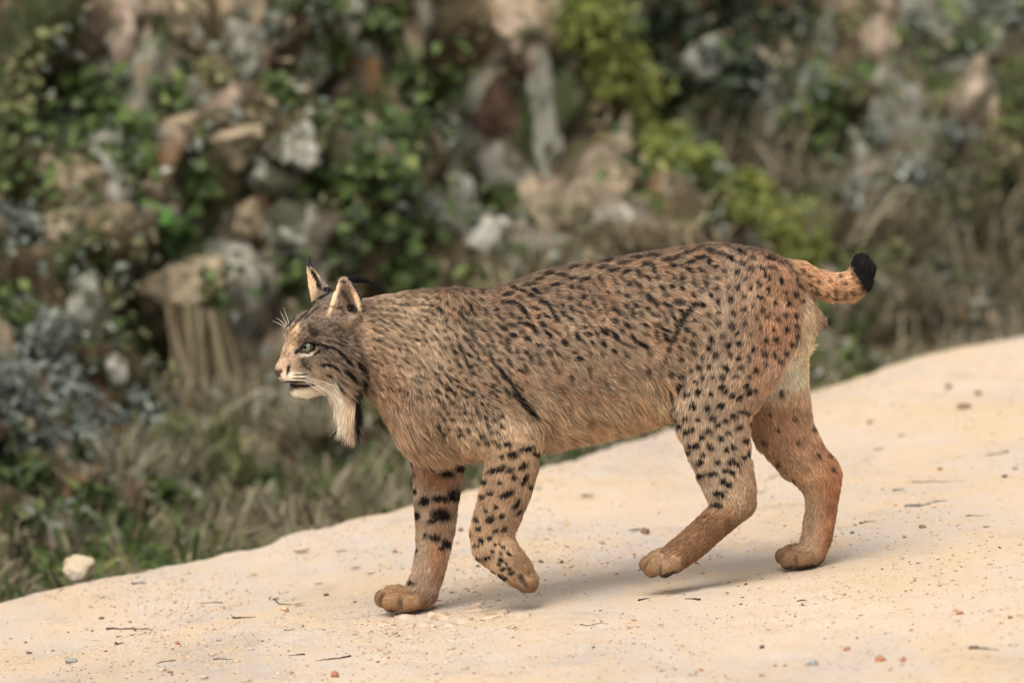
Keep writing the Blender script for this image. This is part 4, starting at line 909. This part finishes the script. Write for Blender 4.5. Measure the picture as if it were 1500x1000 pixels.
for i, c in enumerate(CH):
    w = HW[:, i + 1]
    if c['flow'] is not None: d = np.tile(np.array(c['flow'], float), (NH, 1))
    else:
        ds = []; fs = []
        for a, b_ in zip(c['nd'][:-1], c['nd'][1:]): ds.append((b_[0] - a[0]) / np.linalg.norm(b_[0] - a[0])); fs.append(seg_field(hp, a, b_))
        ww = np.exp(-(np.array(fs).T - np.min(fs, 0)[:, None]) / .006); d = (ww / ww.sum(1)[:, None]) @ np.array(ds)
    flow += w[:, None] * d / (np.linalg.norm(d, axis=1)[:, None] + 1e-9); leng += w * c['length']; lift += w * c['lift']
sel_ = lambda *ns: sum(HW[:, i] for i, n_ in enumerate(NAMES) if n_ in ns)
# ruff and beard, long chest fringe, rump fringe
rf = np.maximum(blob(hu, hv, 508, 575, 27, 40), 0) * np.clip(sel_('ruff', 'cheek', 'chin', 'neck', 'torso'), 0, 1) * (hu < 536)
leng += rf * .013 * sel_('ruff', 'chin', 'cheek')
chf = blob(hu, hv, 590, 640, 50, 45); leng += .009 * chf * sel_('torso', 'neck', 'fore_far')
leng -= .003 * blob(hu, hv, 1186, 530, 14, 55)
leng *= np.where(blob(hu, hv, 450, 512, 16, 11) > .3, .45, 1) * np.where(sel_('ear_near', 'ear_far') > .5, .7, 1)
clump = np.stack([fbm(hp * 95 + k * 11, 2) - .5 for k in range(3)], 1)
flow += clump * 1.15 + 1.1 * np.stack([fbm(hp * 38 + k * 17, 2) - .5 for k in range(3)], 1) * HW[:, :1] + rng.normal(size=(NH, 3)) * .13
flow -= (flow * hn).sum(1)[:, None] * hn; flow /= np.linalg.norm(flow, axis=1)[:, None] + 1e-9
leng += .007 * sel_('ear_near') * blob(hu, hv, 506, 442, 12, 22) * (rng.random(NH) < .6)
leng *= rng.uniform(.65, 1.25, NH) * (.75 + .5 * fbm(hp * 30 + 5, 2)); lift = lift * rng.uniform(.5, 1.8, NH)
K = 5; sK = np.linspace(0, 1, K)
grav = np.array([0, 0, -1.0]) * np.clip(leng / .05, 0, 1)[:, None] * .35
pts = np.stack([hp - hn * .001 + leng[:, None] * (s_ * flow * np.cos(lift)[:, None] + (s_ - .62 * s_ * s_) * hn * np.sin(lift * 1.7)[:, None] + s_ * s_ * grav) for s_ in sK], 1)
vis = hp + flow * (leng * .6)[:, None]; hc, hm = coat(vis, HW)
hm = np.clip(hm * 1.05, 0, 1) * np.where(rng.random(NH) < .06, .3, 1)
jit = np.clip(rng.normal(1, .24, NH), .4, 1.7)[:, None] * (1 + .75 * (fbm(hp * 60 + 3, 2) - .5))[:, None]
hcol = (hc * jit) * (1 - hm[:, None]) + BLK * .4 * hm[:, None]
tk = (rng.random(NH) < .11) & (hm < .3) & (hv < bot_of(hu) - 20); hcol[tk] *= .4                            # dark-tipped guard hairs
wt = (rng.random(NH) < .07) & (hm < .3) & (hc.mean(1) > .06); hcol[wt] = hcol[wt] * .5 + .5 * lin(214, 190, 160)
def strands(name, pts, rad, colr, mat, parent, org):
    N_, K_ = pts.shape[:2]
    cd = bpy.data.hair_curves.new(name); cd.add_curves([K_] * N_)
    cd.attributes['position'].data.foreach_set('vector', (pts - org).astype(np.float32).ravel())
    ra = cd.attributes.get('radius') or cd.attributes.new('radius', 'FLOAT', 'POINT')
    ra.data.foreach_set('value', rad.astype(np.float32).ravel())
    ca = cd.attributes.new('col', 'FLOAT_COLOR', 'CURVE'); ca.data.foreach_set('color', np.hstack([colr, np.ones((N_, 1))]).astype(np.float32).ravel())
    cd.materials.append(mat); o = bpy.data.objects.new(name, cd); col.objects.link(o); o.parent = parent; return o
m_fur = bpy.data.materials.new('lynx_fur'); m_fur.use_nodes = True; n, l = m_fur.node_tree.nodes, m_fur.node_tree.links
b = n['Principled BSDF']; b.inputs['Roughness'].default_value = .55; b.inputs['Specular IOR Level'].default_value = .25
at = n.new('ShaderNodeAttribute'); at.attribute_name = 'col'
hi_ = n.new('ShaderNodeHairInfo'); tipc = mix(n, l, ramp(n, l, hi_.outputs['Intercept'], [(0, (.62, .62, .62)), (.55, (1, 1, 1)), (1, (1.18, 1.15, 1.1))]), (0, 0, 0), at.outputs['Color'])
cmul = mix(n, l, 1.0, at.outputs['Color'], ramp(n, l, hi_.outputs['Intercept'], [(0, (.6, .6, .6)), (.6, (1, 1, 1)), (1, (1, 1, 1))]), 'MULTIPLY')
l.new(cmul, b.inputs['Base Color'])
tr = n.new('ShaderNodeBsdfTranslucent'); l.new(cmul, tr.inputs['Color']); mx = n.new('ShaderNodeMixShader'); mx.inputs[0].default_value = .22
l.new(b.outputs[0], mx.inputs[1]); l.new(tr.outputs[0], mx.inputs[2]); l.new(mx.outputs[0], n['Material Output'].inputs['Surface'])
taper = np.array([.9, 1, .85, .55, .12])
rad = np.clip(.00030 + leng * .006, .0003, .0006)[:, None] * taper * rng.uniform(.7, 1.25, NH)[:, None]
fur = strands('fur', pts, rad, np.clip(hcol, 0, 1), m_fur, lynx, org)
# ---- ear tufts
def tuft(root, mid, tip, nh, spread, c):
    a, m_, t_ = [np.array(x) for x in (root, mid, tip)]
    o = rng.normal(size=(nh, 3)) * spread; e = rng.normal(size=(nh, 3)) * spread * .5; ln = rng.uniform(.55, 1.05, nh)
    s = np.linspace(0, 1, K)
    P_ = np.stack([(a * (1 - x * ln[:, None]) ** 2 + 2 * (m_ + o * .4) * (x * ln[:, None]) * (1 - x * ln[:, None]) + t_ * (x * ln[:, None]) ** 2) + o * (1 - x) + e * x for x in s], 1)
    return P_, np.tile(c, (nh, 1)) * rng.uniform(.5, 1.5, (nh, 1))
def HP(u, v, lat): q = H(u, v, 1, lat, 1); return px_c(q[0], q[1], q[3])
t1 = tuft(HP(508, 413, 49), HP(526, 403, 50), HP(549, 417, 52), 800, .0030, C['black']); t2 = tuft(HP(455, 395, -41), HP(452, 386, -41), HP(454, 376, -42), 260, .0024, lin(58, 56, 60))
for k_, (P_, c_) in enumerate((t1, t2)): strands('ear_tuft', P_, np.tile(.00035 * taper, (len(P_), 1)), c_, m_fur, lynx, org)
# ---- eyes, nose, whiskers
def uvs(r, nu=24, nv=16):
    v = [(math.sin(math.pi * j / nv) * math.cos(2 * math.pi * i / nu) * r, math.sin(math.pi * j / nv) * math.sin(2 * math.pi * i / nu) * r, math.cos(math.pi * j / nv) * r) for j in range(nv + 1) for i in range(nu)]
    f = np.array([[j * nu + i, j * nu + (i + 1) % nu, (j + 1) * nu + (i + 1) % nu, (j + 1) * nu + i] for j in range(nv) for i in range(nu)]); return np.array(v), f
def disc_cap(r, ang0, ang1, k=24, rings=6):
    v = []; f = []
    for j in range(rings + 1):
        a = ang0 + (ang1 - ang0) * j / rings
        for i in range(k): t = 2 * math.pi * i / k; v.append((math.sin(a) * math.cos(t) * r, math.sin(a) * math.sin(t) * r, math.cos(a) * r))
    for j in range(rings):
        for i in range(k): f.append([j * k + i, (j + 1) * k + i, (j + 1) * k + (i + 1) % k, j * k + (i + 1) % k])
    return np.array(v), np.array(f)
m_eye, n, l, b = new_mat('eye_rim', .12, .6); b.inputs['Base Color'].default_value = (.012, .009, .008, 1)
m_iris, n, l, b = new_mat('iris', .1, .6); l.new(ramp(n, l, noise_n(n, l, n.new('ShaderNodeTexCoord').outputs['Object'], 300, 3), [(.3, (.09, .10, .055)), (.7, (.20, .21, .13))]), b.inputs['Base Color'])
m_pup, n, l, b = new_mat('pupil', .05, .7); b.inputs['Base Color'].default_value = (.004, .004, .004, 1)
for s_ in (1, -1):
    ec = HP(454 if s_ > 0 else 432, 508 if s_ > 0 else 505, 27 * s_)
    look = Vector((-math.cos(HY + .35 * s_) , -math.sin(HY + s_ * .80), .02)).normalized() if s_ > 0 else Vector((-.8, .55, 0)).normalized()
    v, f = uvs(.0122); eye = mesh_obj('eye', v, f, m_eye, lynx); eye.location = Vector(ec - org); eye.rotation_euler = look.to_track_quat('Z', 'Y').to_euler()
    v, f = disc_cap(.01245, .24, .72); mesh_obj('iris', v, f, m_iris, eye)
    v, f = disc_cap(.0125, .0, .27); mesh_obj('pupil', v, f, m_pup, eye)
m_nose, n, l, b = new_mat('nose_pad', .45, .4); l.new(ramp(n, l, noise_n(n, l, pos_n(n), 500), [(.3, (.05, .026, .02)), (.7, (.13, .065, .05))]), b.inputs['Base Color'])
v, f = ICO[3]; v = v * np.array([.0085, .0105, .0085]); v[:, 2] += -.35 * np.abs(v[:, 1]) ** 1.0 * (v[:, 2] < 0) * -1; v[:, 1] *= 1 - .5 * np.clip(-v[:, 2] / .0085, 0, 1)
nose = mesh_obj('nose', v, f, m_nose, lynx); nose.location = Vector(HP(409, 545, 0) - org); nose.rotation_euler = (0, .45, HY)
m_wh, n, l, b = new_mat('whisker', .35, .4); b.inputs['Base Color'].default_value = (.8, .76, .7, 1)
for (a, m_, t_) in [((440, 550), (480, 551), (524, 572)), ((442, 553), (478, 557), (508, 574)), ((438, 556), (470, 562), (498, 588)), ((446, 556), (482, 566), (503, 592)), ((436, 552), (466, 555), (494, 566)), ((444, 558), (470, 570), (486, 590)), ((417, 479), (407, 472), (399, 470)), ((418, 477), (410, 467), (404, 466)), ((420, 475), (414, 463), (411, 456)), ((423, 473), (419, 460), (415, 450))]:
    far_ = a[1] < 500; l0, l1 = ((-18, -26) if far_ else (24, 52))
    q = [HP(*a, l0), HP(*m_, (l0 + l1) / 2), HP(*t_, l1)]
    qq = [q[0] * (1 - x) ** 2 + 2 * q[1] * x * (1 - x) + q[2] * x * x for x in np.linspace(0, 1, 7)]
    v, f = tube(qq, list(np.linspace(.00042, .00012, 7)), 5); mesh_obj('whisker', v - org, f, m_wh, lynx)

# ------------------------------------------------------------------ litter on the track
def road_at(px, py):
    h = bvh_road.ray_cast(CAMV, ray(px, py).normalized())
    return h[0] if h[0] else on_ground(px, py)
M_peb = {}
for nm, c1, c2 in [('dark', (.05, .045, .04), (.13, .11, .09)), ('grey', (.22, .215, .20), (.40, .375, .34)), ('rust', (.22, .09, .045), (.42, .19, .10)), ('sand', (.36, .28, .19), (.58, .46, .33)), ('brown', (.13, .08, .05), (.25, .16, .10)), ('yellow', (.46, .33, .17), (.60, .45, .26))]:
    m, n, l, b = new_mat(nm + '_pebble', .85, .2)
    l.new(ramp(n, l, noise_n(n, l, n.new('ShaderNodeTexCoord').outputs['Object'], 60, 5, .7), [(.35, c1), (.65, c2)]), b.inputs['Base Color']); M_peb[nm] = m
PEB = [(148, 906, 6, 'brown'), (417, 893, 8, 'sand'), (420, 896, 5, 'rust'), (260, 943, 5, 'rust'), (43, 957, 6, 'brown'), (78, 953, 3, 'dark'), (122, 958, 4, 'brown'), (155, 954, 4, 'brown'), (38, 941, 3, 'dark'), (105, 970, 11, 'grey'), (320, 938, 5, 'grey'), (443, 917, 4, 'grey'), (277, 911, 4, 'grey'),
       (135, 924, 3, 'dark'), (100, 926, 3, 'brown'), (578, 809, 5, 'rust'), (478, 872, 5, 'dark'), (520, 882, 3, 'dark'), (418, 923, 3, 'dark'), (1351, 773, 7, 'brown'), (1249, 781, 4, 'dark'), (1471, 699, 6, 'dark'), (1487, 687, 5, 'brown'), (1402, 669, 5, 'yellow'), (1377, 688, 5, 'rust'), (1274, 620, 6, 'rust'),
       (1412, 598, 11, 'brown'), (1390, 569, 9, 'brown'), (1464, 802, 3, 'dark'), (1433, 578, 7, 'brown'), (1092, 856, 4, 'dark'), (823, 824, 5, 'brown'), (792, 823, 5, 'brown'), (1030, 840, 4, 'rust'), (1116, 949, 7, 'dark'), (1027, 982, 5, 'rust'), (1116, 990, 5, 'rust'), (1290, 967, 10, 'rust'), (1323, 968, 8, 'rust'), (1322, 974, 5, 'grey'), (1190, 973, 12, 'grey'), (1240, 952, 7, 'rust'),
       (1406, 899, 7, 'rust'), (1450, 896, 5, 'grey'), (1176, 886, 3, 'dark'), (1440, 860, 3, 'yellow'), (1345, 825, 3, 'brown'), (945, 780, 10, 'brown'), (900, 770, 5, 'sand'), (880, 795, 7, 'sand'), (830, 770, 6, 'yellow'), (800, 790, 5, 'sand'), (1150, 975, 4, 'brown'), (1135, 975, 4, 'rust'), (700, 830, 4, 'dark'), (675, 777, 6, 'brown'), (1480, 905, 5, 'brown'), (250, 985, 6, 'rust'), (490, 990, 9, 'rust')]
LABP = {'dark': 'small dark pebble on the pale sand', 'grey': 'small blue grey stone chip on the pale sand', 'rust': 'small rust red stone chip on the pale sand', 'sand': 'small sand coloured pebble on the pale sand', 'brown': 'small brown pebble on the pale sand', 'yellow': 'small yellow ochre pebble on the pale sand'}
for k, (px, py, r, c) in enumerate(PEB):
    h = road_at(px, py); R = r * h.y / FPX
    v, f = rock_mesh(200 + k, R, R * .8, R * random.uniform(.45, .75), .3, 2)
    o = mesh_obj('pebble', v, f, M_peb[c]); o.location = h + Vector((0, 0, R * .22)); o.rotation_euler = (0, 0, random.uniform(0, 6))
    tag(o, LABP[c], 'pebble', c + ' pebbles scattered on the track')
M_flake, n, l, b = new_mat('stone_flake', .9, .1); l.new(ramp(n, l, noise_n(n, l, pos_n(n), 35, 5, .7), [(.38, (.30, .215, .14)), (.5, (.48, .36, .25)), (.62, (.50, .40, .31))]), b.inputs['Base Color'])
# loose flat stones where the planted forepaw stands
FS = [(596, 903, 24, 'sand'), (640, 903, 30, 'sand'), (690, 892, 26, 'grey'), (728, 899, 34, 'yellow'), (680, 908, 26, 'sand'), (655, 897, 18, 'grey'), (625, 912, 22, 'rust'), (560, 912, 14, 'dark'), (603, 916, 14, 'yellow'), (715, 908, 12, 'rust'), (660, 914, 18, 'sand'), (760, 903, 24, 'yellow'), (575, 919, 16, 'grey'), (640, 890, 18, 'brown'), (545, 915, 12, 'grey'), (700, 885, 16, 'grey')]
for k, (px, py, r, c) in enumerate(FS):
    h = road_at(px, py + 1); R = r * h.y / FPX
    v, f = rock_mesh(300 + k, R * .8, R * 1.2, max(.005, R * .26), .7, 3, 11)
    o = mesh_obj('flat_stone', v, f, M_flake); o.location = h + Vector((0, 0, -.0014)); o.rotation_euler = (0, -math.atan(GB) + random.uniform(-.06, .06), random.uniform(-.4, .4))
    tag(o, 'flat tan flake of stone in the sand by the planted forepaw', 'stone', 'stone flakes by the planted forepaw')
M_twig, n, l, b = new_mat('dark_twig', .9, .1); l.new(ramp(n, l, noise_n(n, l, pos_n(n), 90), [(0.3, (0.025, 0.02, 0.017)), (0.7, (0.10, 0.075, 0.055))]), b.inputs['Base Color'])
M_twig2, n, l, b = new_mat('grey_twig', .9, .1); l.new(ramp(n, l, noise_n(n, l, pos_n(n), 90), [(0.3, (0.06, 0.07, 0.07)), (0.7, (0.17, 0.18, 0.17))]), b.inputs['Base Color'])
TW = [([(395, 876), (405, 881), (428, 886)], 2.2, 'dark bent twig with a leaf at its end'), ([(155, 922), (190, 921), (225, 922)], 2.0, 'longest thin dark twig lying on the sand'), ([(341, 905), (357, 905), (375, 903)], 2.2, 'short thick dark twig on the sand'), ([(462, 967), (490, 965), (514, 961)], 1.8, 'dark twig on the near edge of the ochre sand'),
      ([(312, 966), (342, 966)], 1.8, 'short grey twig beside a rusty chip'), ([(290, 884), (326, 883)], 1.4, 'faint grey twig before the track edge'), ([(228, 972), (257, 967)], 1.4, 'brown slanting twig on the sand'), ([(194, 856), (214, 853)], 2.4, 'curved dark twig near the track edge'), ([(1335, 707), (1375, 706), (1414, 704)], 1.5, 'long straight grey twig behind the hind paws'),
      ([(1308, 719), (1326, 717)], 2.4, 'stubby grey twig behind the hind paws'), ([(1325, 742), (1350, 741), (1368, 736), (1387, 733)], 2.6, 'wavy blue grey twig behind the hind paws'), ([(1260, 767), (1282, 763)], 1.8, 'brown twig behind the planted hind paw'), ([(1003, 877), (1025, 879)], 2.0, 'dark twig under the raised hind paw'), ([(935, 880), (952, 876)], 2.0, 'dark crooked twig under the raised hind paw'),
      ([(850, 915), (890, 913)], 1.2, 'thin pale grey twig before the raised forepaw'), ([(1167, 881), (1182, 879)], 1.6, 'tiny dark twig before the planted hind paw'), ([(1420, 950), (1465, 952)], 2.0, 'reddish brown twig on the near sand'), ([(422, 960), (446, 959)], 1.6, 'stubby brown twig on the near sand'), ([(1415, 756), (1440, 756)], 1.6, 'little grey twig at the far side of the sand'),
      ([(1440, 668), (1478, 662)], 1.8, 'olive twig on the far side of the sand'), ([(170, 943), (172, 944), (180, 941)], 2.4, 'dark seed stalk on the sand'), ([(360, 786), (372, 783), (388, 777)], 2.6, 'dark twig on the very edge of the track')]
for pts_, r, lab in TW:
    q = [road_at(*p) + Vector((0, 0, r * S * .9)) for p in pts_]
    if len(q) == 2: q = [q[0], (q[0] + q[1]) / 2 + Vector((.0, .004, .001)), q[1]]
    qa = np.array([list(x) for x in q]); cu = np.r_[0, np.cumsum(np.linalg.norm(np.diff(qa, axis=0), axis=1))]; ss = np.linspace(0, cu[-1], 10)
    qs = np.stack([np.interp(ss, cu, qa[:, i]) for i in range(3)], 1); ln_ = cu[-1]
    qs += rng.normal(size=qs.shape) * np.array([.012, .03, .012]) * ln_; rr_ = r * S * .8 * np.linspace(1.15, .35, 10) * rng.uniform(.7, 1.25, 10)
    if random.random() < .5: rr_ = rr_[::-1]
    for i_ in range(10):
        g_ = bvh_road.ray_cast(Vector((qs[i_, 0], qs[i_, 1], 3)), Vector((0, 0, -1)))[0]
        if g_ is not None: qs[i_, 2] = g_.z + rr_[i_] * .7
    a = qs[0]; v, f = tube(qs, list(rr_), 6)
    tag(mesh_obj('twig', v - a, f, M_twig2 if 'grey' in lab else M_twig), lab, 'twig').location = Vector(a)
# fallen leaves
L_dead = leaf_mat('dead_leaf', (.03, .028, .02), (.10, .085, .055), (.2, .15, .08), .1)
LV = [(438, 887, 10, 'dark curled leaf at the end of the bent twig'), (442, 810, 14, 'olive grey fallen leaf beyond the planted foreleg'), (522, 833, 10, 'dark fallen leaf left of the foreleg paw'), (543, 842, 9, 'curled brown fallen leaf beside the forepaw'), (467, 857, 9, 'grey fallen leaf on the sand'), (558, 830, 6, 'small dark fallen leaf beside the foreleg'), (500, 809, 10, 'thin grey leaf beyond the forepaw'), (372, 843, 8, 'small brown fallen leaf near the track edge'),
      (1287, 660, 10, 'blue grey fallen leaf behind the hock'), (1320, 640, 8, 'olive fallen leaf behind the hock'), (1115, 722, 9, 'dark fallen leaf between the hind legs'), (1135, 700, 10, 'greenish fallen leaf between the hind legs'), (930, 778, 12, 'olive brown fallen leaf under the belly'), (860, 728, 14, 'brown fallen leaf far under the belly'), (490, 755, 9, 'pale fallen leaf at the track edge'), (1345, 828, 6, 'little dark fallen leaf beyond the planted hind paw')]
for k, (px, py, r, lab) in enumerate(LV):
    h = road_at(px, py); R = r * h.y / FPX; c0 = np.array([[0, 0, 0.003]])
    u = np.linspace(-1, 1, 7); wd = (1 - u ** 2) ** .8 * .42
    v = []
    for a, w_ in zip(u, wd):
        for s_ in (-1, 0, 1): v.append((a * R, s_ * w_ * R, .003 + .25 * R * abs(s_) * w_ + .22 * R * a * a * (1 if k % 2 else .4)))
    f = np.array([[i * 3 + j, i * 3 + j + 1, i * 3 + j + 4, i * 3 + j + 3] for i in range(6) for j in range(2)])
    o = mesh_obj('fallen_leaf', np.array(v), f, L_dead, attrs=[('tint', 'FACE', np.full(12, random.random()))]); o.location = h; o.rotation_euler = (0, -math.atan(GB), random.uniform(-.5, .5))
    tag(o, lab, 'leaf')
# fine gravel and specks: uncountable
def scatter(nm, k, smin, smax, mat, lab, bias):
    pv, pf = ICO[1]; V = []; F = []; o = 0
    px = rng.uniform(-60, 1560, k); t = rng.random(k) ** 1.3; cnt = 0
    for i in range(k):
        top = np.interp(px[i], [0, 600, 1180, 1500], [872, 742, 575, 498]); py = top + (1060 - top) * t[i]
        if bias and vn(np.array([[px[i] * .009, py * .022, bias]]))[0] < .56: continue
        h = on_ground(px[i], py); R = rng.uniform(smin, smax) * (1 if rng.random() < .85 else 1.7)
        q = pv * (1 + .35 * rng.normal(size=(len(pv), 1))) * np.array([R, R, R * .55]); zr = bvh_road.ray_cast(Vector((h.x, h.y, 3)), Vector((0, 0, -1)))[0]
        if zr is None: continue
        V.append(q + np.array([h.x, h.y, zr.z + R * .15])); F.append(pf + o); o += len(pv)
    return tag(mesh_obj(nm, np.vstack(V), np.vstack(F), mat, smooth=False), lab, 'gravel', kind='stuff')
scatter('sand_clods', 1500, .0022, .0050, M_peb['sand'], 'small sandy clods crumbled over the track', 12.5)
scatter('sand_gravel', 11000, .0010, .0030, M_peb['sand'], 'fine sandy gravel strewn over the track', 2.5)
scatter('rust_gravel', 3600, .0009, .0025, M_peb['rust'], 'fine rust red grit strewn over the track', 4.5)
scatter('dark_gravel', 4200, .0009, .0024, M_peb['brown'], 'fine dark grit strewn over the track', 6.5)
scatter('grey_gravel', 1800, .0009, .0024, M_peb['grey'], 'fine grey grit strewn over the track', 8.5)
